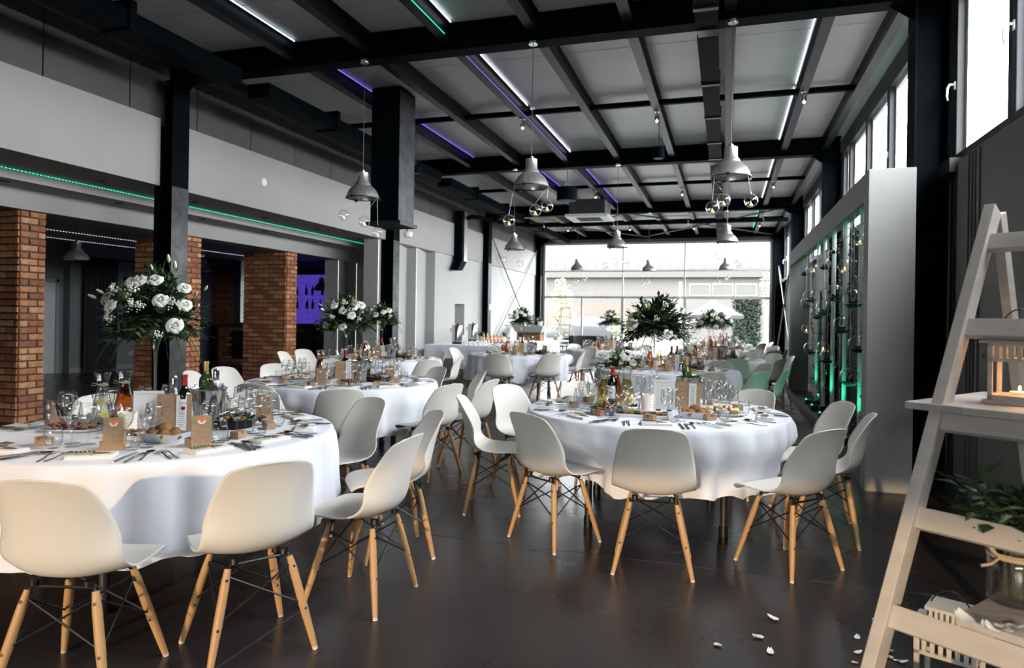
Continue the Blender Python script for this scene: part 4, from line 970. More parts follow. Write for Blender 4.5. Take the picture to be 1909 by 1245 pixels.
def bouquet(fi, loc, seed, label, nr=9, nb=6, nc=6, R=0.235, H=0.22, spots=None):
    rnd = random.Random(seed); t = thing('flower_arrangement', label, 'flowers', loc, rnd.uniform(0, .1))
    f = bpy.data.objects.new('foliage', FOL[fi]); C.objects.link(f); f.parent = t; f.rotation_euler.z = rnd.uniform(0, 6); f.scale = (R/0.235, R/0.235, H/0.22); stuff(f)
    def bloom(me, d, k):
        o = bpy.data.objects.new(me.name, me); C.objects.link(o); o.parent = t; o.location = d*k; o.rotation_mode = 'QUATERNION'
        o.rotation_quaternion = (d.normalized()*0.8 + Vector((0.1, -0.45, 0.12))).to_track_quat('Z', 'Y'); s = rnd.uniform(.85, 1.15); o.scale = (s, s, s)
    if spots:
        for me, pts in zip((RM, BM_, CM), spots):
            for (x, y) in pts:
                c = atD(x, y, (Vector(loc)-Vector((0, 0, EYE))).dot(FW)) - Vector(loc); q = min(1, math.hypot(c.x, c.z-0.06)/(R*1.05)); d = c - FW*(R*0.92*math.sqrt(1-q*q)+.02); d = Vector((d.x, d.y, d.z)); bloom(me, RZ(-t.rotation_euler.z) @ d, 1.0)
    else:
        tot_ = nr+nb+nc; k = 0; seq = [RM]*nr+[BM_]*nb+[CM]*nc; rnd.shuffle(seq); seq = [m for m in seq]
        for i, me in enumerate(seq):
            g = (i*0.618034+rnd.uniform(-.05, .05)) % 1; a = -3.0 + 2.85*g; e = -0.25 + 1.35*((i+.5)/tot_); kk = {RM: .95, BM_: 1.15, CM: .95}[me]
            d = Vector((math.cos(a)*math.cos(e)*R, math.sin(a)*math.cos(e)*R, math.sin(e)*H+0.03 - (0.05 if e < 0 else 0))); bloom(me, d, kk*rnd.uniform(.9, 1.02))
    for i in range(2):
        a = rnd.uniform(-2.6, -.6); o = N('leaf_light').ball((0, 0, 0), 0.032, 12, 9, jit=0.12).ob('green_pompom', t); o.location = (math.cos(a)*R*.75, math.sin(a)*R*.75, 0.10+0.07*i)
    return t
def tall_vase():
    b = N('glass').lathe([(0, 0.004), (0.075, 0.0), (0.077, 0.005), (0.03, 0.012), (0.013, 0.03), (0.0095, 0.10), (0.0095, 0.30), (0.012, 0.40), (0.018, 0.445), (0.034, 0.49), (0.056, 0.53), (0.072, 0.555), (0.071, 0.556), (0.054, 0.531), (0.03, 0.49), (0.014, 0.45), (0.006, 0.40), (0.0055, 0.10), (0, 0.03)], 24)
    o = b.ob('flower_vase', smooth='all', fix=False); return tag(o, 'tall clear trumpet vase', 'vase')
# ================================================================== things down the middle of each table
def wine_bottle(mn, foil, lab, lbl=True):
    t = thing('wine_bottle', lab, 'bottle')
    N(mn).lathe([(0, 0.004), (0.034, 0), (0.037, 0.006), (0.0375, 0.19), (0.034, 0.207), (0.020, 0.228), (0.0145, 0.245), (0.0135, 0.29), (0.016, 0.291), (0.016, 0.303), (0, 0.303)], 24).ob('bottle_body', t, smooth=True)
    N(foil).lathe([(0.0142, 0.245), (0.0150, 0.250), (0.0146, 0.289), (0.0168, 0.291), (0.0168, 0.306), (0, 0.306)], 20).ob('foil', t, smooth=True)
    if lbl:
        vs = []; fs = []
        for z in (0.085, 0.175):
            for k in range(13): a = -PI/2 - 0.85 + 1.7*k/12; vs.append((0.0381*math.cos(a), 0.0381*math.sin(a), z))
        fs = [(k, k+1, k+14, k+13) for k in range(12)]
        L = N('paper').add(vs, fs).ob('paper_label', t, smooth='all')
        b = N('red_print').box(-0.011, 0.009, -0.0395, -0.0382, 0.118, 0.136); b.use('ink').box(-0.008, 0.006, -0.0399, -0.0394, 0.122, 0.131); b.ob('label_emblem', L)
        text('label_script', 'Shango', 0.017, 'grey_ink', L, (0.002, -0.0392, 0.157), sx=0.9)
        N('grey_ink').box(-0.02, 0.02, -0.0392, -0.0386, 0.097, 0.099).ob('label_line', L)
    return t
def bucket():
    t = thing('ice_bucket', 'steel bucket', 'bucket')
    N('bucket_steel').lathe([(0, 0.0), (0.072, 0.0), (0.074, 0.004), (0.098, 0.196), (0.104, 0.2), (0.104, 0.206), (0.098, 0.206), (0.094, 0.196), (0.071, 0.01), (0, 0.008)], 36).ob('bucket_body', t, smooth=True)
    for s in (-1, 1):
        b = N('chrome').path([(s*0.099 + 0*k, 0.045*math.cos(k*PI/6), 0.17-0.05*math.sin(k*PI/6)) if False else (s*(0.094+0.02*math.sin(k*PI/6)), 0.036*math.cos(k*PI/6), 0.178-0.055*math.sin(k*PI/6)) for k in range(7)], 0.0045, 8); b.ob('handle', t, smooth='all')
    rnd = random.Random(3); b = N('ice')
    for i in range(46):
        r = 0.085*math.sqrt(rnd.random()); a = rnd.uniform(0, 6.28); s = rnd.uniform(.010, .016)
        b.cbox((0, 0, 0), (s*2, s*2, s*1.6), TR(r*math.cos(a), r*math.sin(a), 0.19+rnd.uniform(-.015, .02)) @ Euler((rnd.uniform(0, 3), rnd.uniform(0, 3), rnd.uniform(0, 3))).to_matrix().to_4x4())
    stuff(b.ob('ice_cubes', t))
    return t
def silver_bottle():
    t = thing('spirit_bottle', 'clear bottle with silver cap', 'bottle')
    N('glass').lathe([(0, 0.003), (0.033, 0), (0.036, 0.01), (0.036, 0.17), (0.026, 0.20), (0.013, 0.225), (0.013, 0.245)], 18).ob('bottle_body', t, smooth='all', fix=False)
    N('chrome').lathe([(0.0165, 0.222), (0.0175, 0.225), (0.0175, 0.285), (0.016, 0.288), (0, 0.288)], 20).ob('cap', t, smooth=True)
    return t
def carafe(liq, fill, lab):
    t = thing('carafe', lab, 'carafe')
    P = [(0, 0.004), (0.046, 0.0), (0.050, 0.006), (0.052, 0.03), (0.047, 0.09), (0.033, 0.15), (0.025, 0.185), (0.024, 0.205), (0.030, 0.232), (0.040, 0.262), (0.043, 0.27), (0.0422, 0.27), (0.029, 0.232), (0.0228, 0.205), (0.0238, 0.185), (0.0318, 0.15), (0.0455, 0.09), (0.050, 0.03), (0, 0.008)]
    N('glass').lathe(P, 22).ob('glass_body', t, smooth='all', fix=False)
    Q = [(0, 0.010), (0.047, 0.012), (0.049, 0.03), (0.0448, 0.09), (0.031, 0.15), (0.0232, 0.185), (0.022, 0.205), (0.027, 0.228)]
    Q = [q for q in Q if q[1] <= fill+0.005]; Q.append((0, Q[-1][1]))
    N(liq).lathe(Q, 20).ob('drink', t, smooth=True, fix=False)
    b = N('lemon')
    for k, (z, a) in enumerate(((0.05, 0.3), (0.085, 2.2), (0.12, 4.4))):
        if z < fill: b.lathe([(0, -0.002), (0.024, -0.002), (0.024, 0.002), (0, 0.002)], 14, TR(0.014*math.cos(a), 0.014*math.sin(a), z) @ Euler((1.0+k, 0.4, a)).to_matrix().to_4x4())
    b.ob('lemon_slices', t)
    b = N('twine'); b.path([(0.0262*math.cos(k*PI/6), 0.0262*math.sin(k*PI/6), 0.206) for k in range(12)], 0.0018, 5, close=True)
    b.path([(0, -0.027, 0.206), (0.03, -0.04, 0.22), (0.045, -0.03, 0.205), (0.02, -0.028, 0.203), (0, -0.027, 0.206), (-0.03, -0.04, 0.218), (-0.042, -0.032, 0.202), (-0.02, -0.028, 0.203)], 0.0016, 4); b.ob('twine_bow', t)
    return t
def candle_bowl(liq, lab):
    t = thing('candle_bowl', lab, 'candle')
    N('glass').lathe([(0, 0.004), (0.05, 0.0), (0.055, 0.004), (0.06, 0.04), (0.066, 0.09), (0.070, 0.135), (0.069, 0.135), (0.064, 0.09), (0.058, 0.04), (0.052, 0.012), (0, 0.010)], 24).ob('glass_bowl', t, smooth='all', fix=False)
    N(liq).lathe([(0, 0.012), (0.051, 0.013), (0.057, 0.04), (0.0615, 0.075), (0, 0.075)], 20).ob('water', t, smooth=True, fix=False)
    N('wax').lathe([(0, 0.070), (0.024, 0.070), (0.026, 0.088), (0.022, 0.09), (0, 0.088)], 16).ob('floating_candle', t, smooth=True)
    N('flame').ball((0, 0, 0.101), 0.0055, 7, 6, (1, 1, 2.0)).ob('flame', t)
    b = N('leaf_dark'); rnd = random.Random(4)
    for i in range(14): b.leaf((rnd.uniform(-.03, .03), rnd.uniform(-.03, .03), 0.02), (rnd.uniform(-1, 1), rnd.uniform(-1, 1), .6), (0, 0, 1), 0.04, 0.009)
    b.ob('sunken_leaves', t, fix=False)
    return t
def paper_lantern():
    t = thing('paper_lantern', 'white scalloped paper tea light holder', 'lantern'); n = 32; vs = []
    for j in range(n):
        a = 2*PI*j/n; h = 0.105 + 0.013*abs(math.sin(a*3)); vs += [(0.042*math.cos(a), 0.042*math.sin(a), 0), (0.044*math.cos(a), 0.044*math.sin(a), 0.055), (0.046*math.cos(a), 0.046*math.sin(a), h)]
    fs = []
    for j in range(n):
        k = (j+1) % n; fs += [(3*j, 3*k, 3*k+1, 3*j+1), (3*j+1, 3*k+1, 3*k+2, 3*j+2)]
    b = N('lantern_paper').add(vs, fs); b.ob('paper_sleeve', t, smooth='all', fix=False)
    b = N('kraft')
    for r in range(4):
        for j in range(14):
            a = 2*PI*(j+0.5*(r % 2))/14; b.box(-0.0016, 0.0016, -0.001, 0.001, 0, 0.003, TR(0.0452*math.cos(a), 0.0452*math.sin(a), 0.02+r*0.02) @ RZ(a))
    b.ob('pierced_dots', t)
    N('wax').lathe([(0, 0), (0.02, 0), (0.02, 0.018), (0, 0.018)], 12).ob('tea_light', t); N('flame').ball((0, 0, 0.03), 0.005, 6, 5, (1, 1, 2)).ob('flame', t)
    return t
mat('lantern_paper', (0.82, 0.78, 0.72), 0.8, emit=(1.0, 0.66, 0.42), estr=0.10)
def number_frame(num, lab):
    t = thing('number_frame', lab, 'frame'); w, h, f = 0.075, 0.205, 0.014
    b = N('white_plastic').box(-w, w, 0, 0.013, 0.012, 0.012+f).box(-w, w, 0, 0.013, h-f+0.012, h+0.012).box(-w, -w+f, 0, 0.013, 0.012+f, h-f+0.012).box(w-f, w, 0, 0.013, 0.012+f, h-f+0.012); b.ob('frame_border', t, bevel=0.0015)
    N('paper').box(-w+f, w-f, 0.005, 0.009, 0.012+f, h-f+0.012).ob('number_card', t)
    N('glass').add([(-w+f, 0.003, 0.012+f), (w-f, 0.003, 0.012+f), (w-f, 0.003, h-f+0.012), (-w+f, 0.003, h-f+0.012)], [(0, 1, 2, 3)]).ob('frame_glass', t, fix=False)
    N('black_metal').box(-w*.7, -w*.3, -0.004, 0.03, 0, 0.012).box(w*.3, w*.7, -0.004, 0.03, 0, 0.012).ob('feet', t)
    text('table_number', num, 0.075, 'ink', t, (0, 0.0045, 0.118), sx=0.7); N('grey_ink').path([(-0.008, 0.0045, 0.076), (0, 0.0045, 0.071), (0.008, 0.0045, 0.076)], 0.0006, 4).ob('flourish', t)
    return t
def menu_card(lab, sheet=True):
    t = thing('menu_card', lab, 'card')
    N('kraft').box(-0.036, 0.036, 0, 0.0016, 0, 0.155, Matrix.Rotation(-0.08, 4, 'X')).box(-0.036, 0.036, 0.03, 0.0316, 0, 0.154, Matrix.Rotation(0.08, 4, 'X')).ob('kraft_cover', t)
    N('kraft_dark').path([(-0.012, -0.002, 0.098), (-0.004, -0.002, 0.104), (0.004, -0.002, 0.100), (0.012, -0.002, 0.106)], 0.0012, 4, T=Matrix.Rotation(-0.08, 4, 'X')).box(-0.01, 0.01, -0.001, 0, 0.086, 0.088, Matrix.Rotation(-0.08, 4, 'X')).ob('printed_motif', t)
    if sheet:
        s = N('paper').box(0.040, 0.080, -0.001, 0.0004, 0.002, 0.150, Matrix.Rotation(-0.05, 4, 'X')).ob('menu_sheet', t)
        N('kraft').box(0.036, 0.1, 0.0006, 0.002, 0, 0.155, Matrix.Rotation(-0.05, 4, 'X')).ob('sheet_back', t)
        b = N('grey_ink')
        for k in range(14): ww = random.uniform(.008, .015); b.box(0.06-ww, 0.06+ww, -0.0016, -0.001, 0.02+k*0.0085, 0.0225+k*0.0085, Matrix.Rotation(-0.05, 4, 'X'))
        b.ob('menu_lines', s)
    return t
def kraft_bag(lab, fox=True):
    t = thing('kraft_bag', lab, 'paper bag'); w, d, h = 0.045, 0.027, 0.152
    b = N('kraft').add([(-w, -d, 0), (w, -d, 0), (w, d, 0), (-w, d, 0), (-w*0.97, -0.017, h), (w*0.97, -0.017, h), (w*0.97, -0.009, h), (-w*0.97, -0.009, h), (-w, -0.006, h*0.45), (w, -0.006, h*0.45)],
        [(0, 3, 2, 1), (0, 1, 5, 4), (2, 3, 7, 6), (4, 5, 6, 7), (0, 4, 8), (4, 7, 8), (7, 3, 8), (3, 0, 8), (1, 9, 5), (5, 9, 6), (6, 9, 2), (2, 9, 1)]); b.ob('bag_body', t)
    N('kraft_dark').box(-w*1.0, w*1.0, -d*0.86-0.0012, -d*0.86-0.0004, 0.046, 0.0468).ob('crease', t)
    if fox:
        an = math.atan2(d-0.017, h); T = TR(0, -0.0192, h-0.026) @ Matrix.Rotation(an*-1.0, 4, 'X')
        b = N('fox_orange').prism([(-0.021, 0.016), (-0.013, 0.018), (-0.006, 0.013), (0.006, 0.013), (0.013, 0.018), (0.021, 0.016), (0.018, 0.0), (0, -0.014), (-0.018, 0.0)], 0, 0.0006, T @ Matrix.Rotation(PI/2, 4, 'X'))
        b.use('paper').prism([(-0.020, 0.001), (-0.012, 0.003), (0, -0.011), (-0.002, -0.017), (-0.013, -0.010)], 0.0006, 0.0011, T @ Matrix.Rotation(PI/2, 4, 'X')).prism([(0.020, 0.001), (0.013, -0.010), (0.002, -0.017), (0, -0.011), (0.012, 0.003)], 0.0006, 0.0011, T @ Matrix.Rotation(PI/2, 4, 'X'))
        b.use('ink').prism([(-0.003, -0.015), (0.003, -0.015), (0, -0.019)], 0.0009, 0.0014, T @ Matrix.Rotation(PI/2, 4, 'X'))
        b.ob('fox_sticker', t)
    return t
def bread_mesh(seed):
    rnd = random.Random(seed); random.seed(seed); b = N('bread').ball((0, 0, 0.020), 0.035, 14, 9, (1.15, 0.85, 0.80), jit=0.16); return b.mesh('bread_roll', 'all')
BR = [bread_mesh(i) for i in range(3)]
def dish(lab, w=0.11, d=0.07, h=0.045, mn='ceramic'):
    a, b_ = 0.68, 0.004
    def ring(s, z): return [(-w*s, -d*s, z), (w*s, -d*s, z), (w*s, d*s, z), (-w*s, d*s, z)]
    vs = ring(a, 0) + ring(1, h) + ring(0.96, h) + ring(a*0.95, 0.006)
    fs = [(3, 2, 1, 0)] + [(4*i+j, 4*i+(j+1) % 4, 4*i+4+(j+1) % 4, 4*i+4+j) for i in range(3) for j in range(4)] + [(12, 13, 14, 15)]
    return tag(N(mn).add(vs, fs).ob('bread_dish', bevel=0.004, smooth=True), lab, 'dish')
def round_bowl(lab, r=0.12, h=0.05, mn='dark_bowl'):
    return tag(N(mn).lathe([(0, 0), (r*.82, 0), (r*.9, 0.006), (r, h), (r*0.975, h), (r*.87, 0.01), (0, 0.008)], 36).ob('salad_bowl', smooth=True), lab, 'bowl')
def salad(seed, r=0.10, n=130, leafy=True):
    rnd = random.Random(seed); random.seed(seed); b = M()
    for i in range(n):
        rr = r*math.sqrt(rnd.random()); a = rnd.uniform(0, 6.28); p = (rr*math.cos(a), rr*math.sin(a), 0.03 + 0.028*(1-(rr/r)**2) + rnd.uniform(0, .012))
        q = rnd.random()
        if leafy and q < .55: b.use(rnd.choice(('salad', 'leaf_dark', 'leaf', 'soil'))).leaf(p, (rnd.uniform(-1, 1), rnd.uniform(-1, 1), rnd.uniform(-.1, .7)), (0, 0, 1), 0.05, 0.016)
        elif q < .75: b.use('carrot' if leafy else 'egg').ball(p, 0.012, 6, 4, (1.5, 1, .7))
        elif q < .87: b.use('tomato').ball(p, 0.011, 7, 5)
        else: b.use('egg').ball(p, 0.012, 6, 4, (1.2, 1, .7))
    return tag(b.ob('salad', fix=False), '', 'salad', None, 'stuff')
def platter(lab, w=0.16, d=0.10):
    n = 40; pr = []
    vs = []; 
    for s, z in ((0.6, 0.0), (0.8, 0.004), (1.0, 0.018), (0.985, 0.020), (0.8, 0.008), (0.0, 0.006)):
        for j in range(n): a = 2*PI*j/n; e = 2/2.6; vs.append((w*s*abs(math.cos(a))**e*(1 if math.cos(a) > 0 else -1), d*s*abs(math.sin(a))**e*(1 if math.sin(a) > 0 else -1), z))
    fs = [(i*n+j, i*n+(j+1) % n, (i+1)*n+(j+1) % n, (i+1)*n+j) for i in range(5) for j in range(n)] + [tuple(range(n-1, -1, -1))]
    return tag(N('ceramic').add(vs, fs).ob('serving_platter', smooth=True), lab, 'platter')
def meat(seed, w=0.12, d=0.065, n=60):
    rnd = random.Random(seed); random.seed(seed); b = M()
    for i in range(n):
        b.use(rnd.choice(('meat', 'meat', 'meat', 'soil', 'cake'))).ball((0, 0, 0), 0.024, 8, 4, (1, .8, .22), TR(rnd.uniform(-w, w)*.85, rnd.uniform(-d, d)*.85, 0.014+rnd.uniform(0, .02)) @ Euler((rnd.uniform(-.6, .6), rnd.uniform(-.6, .6), rnd.uniform(0, 3))).to_matrix().to_4x4())
    return tag(b.ob('sliced_meat', fix=False, smooth='all'), '', 'meat', None, 'stuff')
def tray(lab, w=0.17, d=0.07):
    return tag(N('ceramic').box(-w, w, -d, d, 0, 0.008).box(-w, w, -d-0.012, -d, 0, 0.02).box(-w, w, d, d+.012, 0, 0.02).box(-w-.012, -w, -d-.012, d+.012, 0, 0.02).box(w, w+.012, -d-.012, d+.012, 0, 0.02).ob('cake_tray', bevel=0.003, smooth=True), lab, 'tray')
def cake_slices(seed, w=0.16, d=0.06):
    rnd = random.Random(seed); b = M()
    for i in range(9):
        for j in range(2):
            x = -w+0.018+i*(2*w/9); b.use('cake' if (i+j) % 3 else 'soil').box(x-0.015, x+0.015, -d+j*d*1.03+0.004, -d+(j+1)*d*0.97, 0.009, 0.03+rnd.uniform(-.003, .003))
    return tag(b.ob('cake_slices', bevel=0.002), '', 'cake', None, 'stuff')
A_SPOTS = ([(291, 527), (246, 572), (356, 539), (352, 606), (213, 557), (316, 526), (333, 562), (364, 570), (276, 529)], [(197, 547), (183, 556), (290, 505), (318, 489), (384, 541), (368, 552), (374, 573), (329, 501)], [(248, 545), (284, 545), (290, 571), (303, 573), (245, 594), (348, 568), (326, 622)])
def setup_tables():
    P = dict(red=wine_bottle('wine_bottle', 'foil_red', ''), white=wine_bottle('green_bottle', 'foil_gold', '', False), bucket=bucket(), silver=silver_bottle(), cor=carafe('orange_liquid', 0.21, ''), cwa=carafe('water', 0.17, ''), cye=carafe('yellow_liquid', 0.19, ''),
             cb=candle_bowl('water', ''), ca=candle_bowl('amber_liquid', ''), pl=paper_lantern(), card=menu_card(''), bag=kraft_bag(''), vase=tall_vase(), dish=dish(''), sal=salad(1), bowl=round_bowl(''), bbl=round_bowl('', 0.115, 0.045, 'blue_bowl'), plat=platter(''), meat=meat(2), tray=tray(''), cake=cake_slices(3), mix=salad(9, 0.10, 90, False))
    rl = bpy.data.objects.new('bread_roll', BR[0]); C.objects.link(rl); tag(rl, '', 'bread'); rls = [rl]
    for m in BR[1:]: o = bpy.data.objects.new('bread_roll', m); C.objects.link(o); tag(o, '', 'bread'); rls.append(o)
    def breads(c, tn, n=6):
        for i in range(n):
            a = i*1.05; r = 0.05 if i < 5 else 0; off = Vector((0.062*math.cos(a) if i < n-1 else 0, 0.030*math.sin(a) if i < n-1 else 0, 0.016 + (0.026 if i == n-1 else 0.004*(i % 2))))
            put(rls[i % 3], Vector(c)+off, a, 'brown bread roll in the dish on %s, %s' % (tn, ('rightmost', 'rear right', 'rear left', 'leftmost', 'front left', 'front right')[i] if i < n-1 else 'topmost'), 'bread rolls on ' + tn)
    def D(k, p, lab, rz=0, group=None, z=ZT, scale=None):
        v = Vector((p[0], p[1], z)); return put(P[k], v, rz, lab, group, scale or {'card': 1.3, 'cwa': 1.1, 'cor': 1.1, 'cye': 1.1}.get(k))
    FLB = {'A': (0, 9, 7, 7), 'B': (1, 4, 2, 2), 'C': (0, 8, 3, 6), 'D': (2, 5, 2, 4), 'E': (2, 5, 2, 4), 'F': (2, 6, 2, 4), 'G': (2, 6, 2, 4), 'H': (2, 5, 1, 4), 'I': (2, 5, 2, 4)}
    # ---- table five
    T = lambda x, y: at(x, y, ZT)
    n = TN['A']
    va = T(288, 782); D('vase', va, 'tall clear trumpet vase on table five, slim stem before the column')
    bouquet(0, (va.x, va.y, 1.325), 21, 'round bouquet of white roses, ferns and buds on table five', 13, 9, 8, 0.25, 0.25, A_SPOTS)
    D('plat', T(138, 803), 'white platter heaped with sliced meat, left on table five', 0.3); D('meat', T(138, 803), 'heap of sliced roast meat on the table five platter', 0.3, z=ZT+0.004)
    D('cwa', T(190, 790), 'clear carafe of water with lemon and twine on table five', 0.4); D('cor', T(231, 783), 'carafe of amber lemonade with twine bow on table five', 0.2)
    D('ca', T(227, 797), 'glass candle bowl with amber glow on table five'); D('pl', T(238, 808), 'white scalloped paper candle sleeve on table five')
    D('bag', T(214, 838), 'kraft bag with fox face sticker, left of the two on table five', 0.48); D('bag', T(375, 832), 'kraft bag with fox face sticker, right of the two on table five', 0.80); D('bag', T(492, 782), 'kraft bag behind the tall glasses on the right of table five', 0.5)
    D('bag', T(98, 797), 'kraft bag behind wine glasses at the left of table five', -0.4)
    D('dish', T(306, 822), 'white faceted dish full of bread on table five', 0.1); breads(T(306, 822), n, 7)
    D('tray', T(262, 815), 'long white tray of cake on table five behind the bread', 0.05); D('cake', T(262, 815), 'row of brown cake slices on table five', 0.05, z=ZT)
    f = number_frame('5', 'white frame with the number 5 on table five'); f.location = T(276, 803); f.rotation_euler.z = 0.58
    D('card', T(308, 805), 'kraft menu card with white sheet on table five', 0.52)
    D('red', T(343, 802), 'red wine bottle with white label on table five', 0.62); D('silver', T(323, 795), 'clear bottle with silver cap beside the wine on table five')
    k = T(388, 788); D('bucket', k, 'steel ice bucket with two bottles on table five', 0.9)
    D('white', (k.x-0.03, k.y+0.01), 'green white wine bottle in the table five ice bucket', 0.3, z=ZT+0.055); D('silver', (k.x+0.04, k.y+0.015), 'silver capped bottle in the table five ice bucket', 0, z=ZT+0.03)
    b = T(437, 796); D('bowl', b, 'black round bowl of salad on table five'); D('sal', b, 'colourful salad in the black bowl on table five')
    # ---- table one
    n = TN['B']
    va = T(1224, 758); D('vase', va, 'tall clear trumpet vase in the middle of table one')
    bouquet(1, (va.x, va.y, 1.325), 5, 'large dark leafy bouquet with few white roses on table one', 5, 3, 3, 0.25, 0.185)
    D('cye', T(1126, 756), 'carafe of pale lemonade, left of the three on table one', 0.3); D('cor', T(1147, 752), 'carafe of orange drink, middle of the three on table one', 0.2); D('cye', T(1168, 756), 'carafe of golden lemonade, right of the three on table one', 2.2)
    D('red', T(1141, 764), 'red wine bottle with white label on table one', -0.12)
    b = T(1130, 771); D('bbl', b, 'slate blue bowl of dark salad on table one'); D('sal', b, 'dark leaf salad in the slate blue bowl', 1.0, scale=0.95)
    D('cb', T(1178, 764), 'glass bowl with floating candle on table one'); D('pl', T(1207, 764), 'white scalloped paper candle sleeve on table one')
    D('tray', T(1198, 776), 'long white tray of cake at the front of table one', 0.0); D('cake', T(1198, 776), 'row of cake slices at the front of table one', 0)
    f = number_frame('1', 'white frame with the number 1 on table one'); f.location = T(1237, 766); f.rotation_euler.z = -0.05
    D('card', T(1270, 764), 'kraft menu card beside the number 1 frame', -0.15)
    k = T(1284, 752); D('bucket', k, 'steel ice bucket behind the menu card on table one', 0.7)
    D('white', (k.x-0.02, k.y), 'green bottle in the table one ice bucket', 0, z=ZT+0.05); D('silver', (k.x-0.06, k.y-0.02), 'silver capped bottle in the table one ice bucket', 0, z=ZT+0.03)
    b = T(1297, 779); D('dish', b, 'white faceted dish full of bread on table one', -0.15); breads(b, n, 7)
    b = T(1345, 774); D('plat', b, 'platter of stuffed eggs and salad at the right of table one', 0.1); D('mix', b, 'stuffed eggs and vegetables on the table one platter', scale=1.05)
    # ---- the other tables, same kit
    nums = {'C': '6', 'D': '7', 'E': '8', 'F': '2', 'G': '3', 'H': '4', 'I': '9'}
    for tk in 'CDEFGHIJ':
        cx, cy_ = TAB[tk]; n = TN[tk]; rnd = random.Random(ord(tk)); Q = lambda x, y: (cx+x, cy_+y)
        fi, nr, nb, nc = FLB.get(tk, (0, 0, 0, 0))
        if tk not in 'FJ': D('vase', Q(0.02, 0.02), 'tall clear trumpet vase in the middle of ' + n); bouquet(fi, (cx+0.02, cy_+0.02, 1.325), 40+ord(tk), 'white rose and fern bouquet on the tall vase, ' + n, nr, nb, nc, 0.255, 0.20)
        D('cor', Q(-0.22, -0.06), 'carafe of orange juice on ' + n, rnd.uniform(0, 3)); D('cwa', Q(-0.27, 0.10), 'carafe of water with lemon on ' + n, rnd.uniform(0, 3)); D('cye', Q(-0.12, 0.12), 'carafe of pale lemonade on ' + n)
        D('red', Q(0.06, -0.07), 'red wine bottle with white label on ' + n, 0.25); D('white', Q(0.12, 0.10), 'green wine bottle standing on ' + n)
        D('bucket', Q(0.22, -0.03), 'steel ice bucket on ' + n, 0.8); D('silver', (cx+0.23, cy_+0.0), 'silver capped bottle in the ice bucket on ' + n, z=ZT+0.03)
        if tk in 'CEF':
            if tk == 'C':
                f = number_frame('6', 'white frame with the number 6 on table six'); f.location = (*Q(-0.02, -0.2), ZT); f.rotation_euler.z = 0.5
            D('card', Q(0.08, -0.19) if tk == 'C' else Q(0.06, -0.15), 'kraft menu card on ' + n, {'C': 0.5, 'E': 0.3, 'F': 0.1}[tk])
        else: D('card', Q(0.04, -0.15), 'kraft menu card on ' + n, {'D': 0.48, 'I': 0.16}.get(tk, 0.0))
        D('dish', (*Q(0.0, -0.33),), 'white faceted dish full of bread on ' + n, 0.1); breads((cx, cy_-0.33, ZT), n, 6)
        D('bowl', Q(0.36, 0.06), 'black round bowl of salad on ' + n); D('sal', Q(0.36, 0.06), 'mixed salad in the black bowl on ' + n, 1)
        D('plat', Q(-0.32, -0.26), 'white platter of cold food on ' + n, 0.5); D('mix', Q(-0.32, -0.26), 'eggs and vegetables on the platter, ' + n, scale=0.95)
        D('plat', Q(0.27, -0.30), 'white platter of sliced meat on ' + n, -0.5); D('meat', Q(0.27, -0.30), 'sliced meat on the platter, ' + n, -0.5, z=ZT+0.004)
        D('cb', Q(-0.05, -0.1), 'glass bowl with floating candle on ' + n); D('pl', Q(-0.12, -0.17), 'white scalloped paper candle sleeve on ' + n)
        for q in range(3): D('bag', Q(0.45*math.cos(q*2.2+0.4), 0.45*math.sin(q*2.2+0.4)), 'kraft bag with fox sticker, %s on %s' % (('right', 'rear', 'front left')[q], n), rnd.uniform(-.6, .6))
    # long low bouquet hanging off the front of the table behind table one
    p = at(1157, 680, 0.80)
    t = bouquet(0, (p.x, p.y, 0.80), 77, 'long low bouquet of white roses spilling over the near table edge', 12, 3, 8, 0.31, 0.13)
    t.scale = (1.15, 0.6, 1)
    for i in range(6):
        q = at(1150+i*12, 678-2*(i % 2), 0.76); D('cb', (q.x, q.y), 'small candle bowl behind the low bouquet, %s from the left' % ORD[i], 0, 'candle bowls behind the low bouquet', scale=0.7)
setup_tables()
# ================================================================== lit display case along the right wall
cs = thing('display_case', 'tall white open display frame with green light inside', 'display case', (0, 0, 0))
X0, X1, Y0, Y1 = 1.12, 1.47, 6.30, 13.75
N('wall_white').box(X0, X1, Y0, Y0+0.03, 0.012, 2.68).ob('end_panel', cs, bevel=0.003)
N('wall_greypanel').box(X0+0.01, X1-0.01, Y0+0.01, Y0+0.05, 0, 0.012).ob('shadow_gap', cs)
N('wall_white').box(X0, X1, Y1-0.03, Y1, 0, 2.68).ob('end_panel', cs)
N('wall_white').box(X0, X0+0.03, Y0+0.03, Y0+0.20, 0.0, 2.68).ob('front_post', cs, bevel=0.002)
N('wall_white').box(X0, X0+0.03, Y1-0.2, Y1-0.03, 0, 2.68).ob('front_post', cs)
N('wall_white').box(X0, X0+0.03, Y0+0.2, Y1-0.2, 2.44, 2.68).ob('front_header', cs)
N('wall_white').box(X0+0.03, X1, Y0+0.03, Y1-0.03, 2.65, 2.68).ob('case_top', cs)
N('wall_grey').box(X0, X0+0.03, Y0+0.2, Y1-0.2, 0, 0.155).ob('plinth', cs); N('wall_dark').box(X0+0.03, X1, Y0+0.03, Y1-0.03, 0.10, 0.13).ob('case_floor', cs)
N('led_green').box(X0+0.04, X0+0.055, Y0+0.2, Y1-0.2, 2.60, 2.61).ob('led_line', cs)
mat('frost_tube', (0.80, 0.83, 0.81), 0.35)
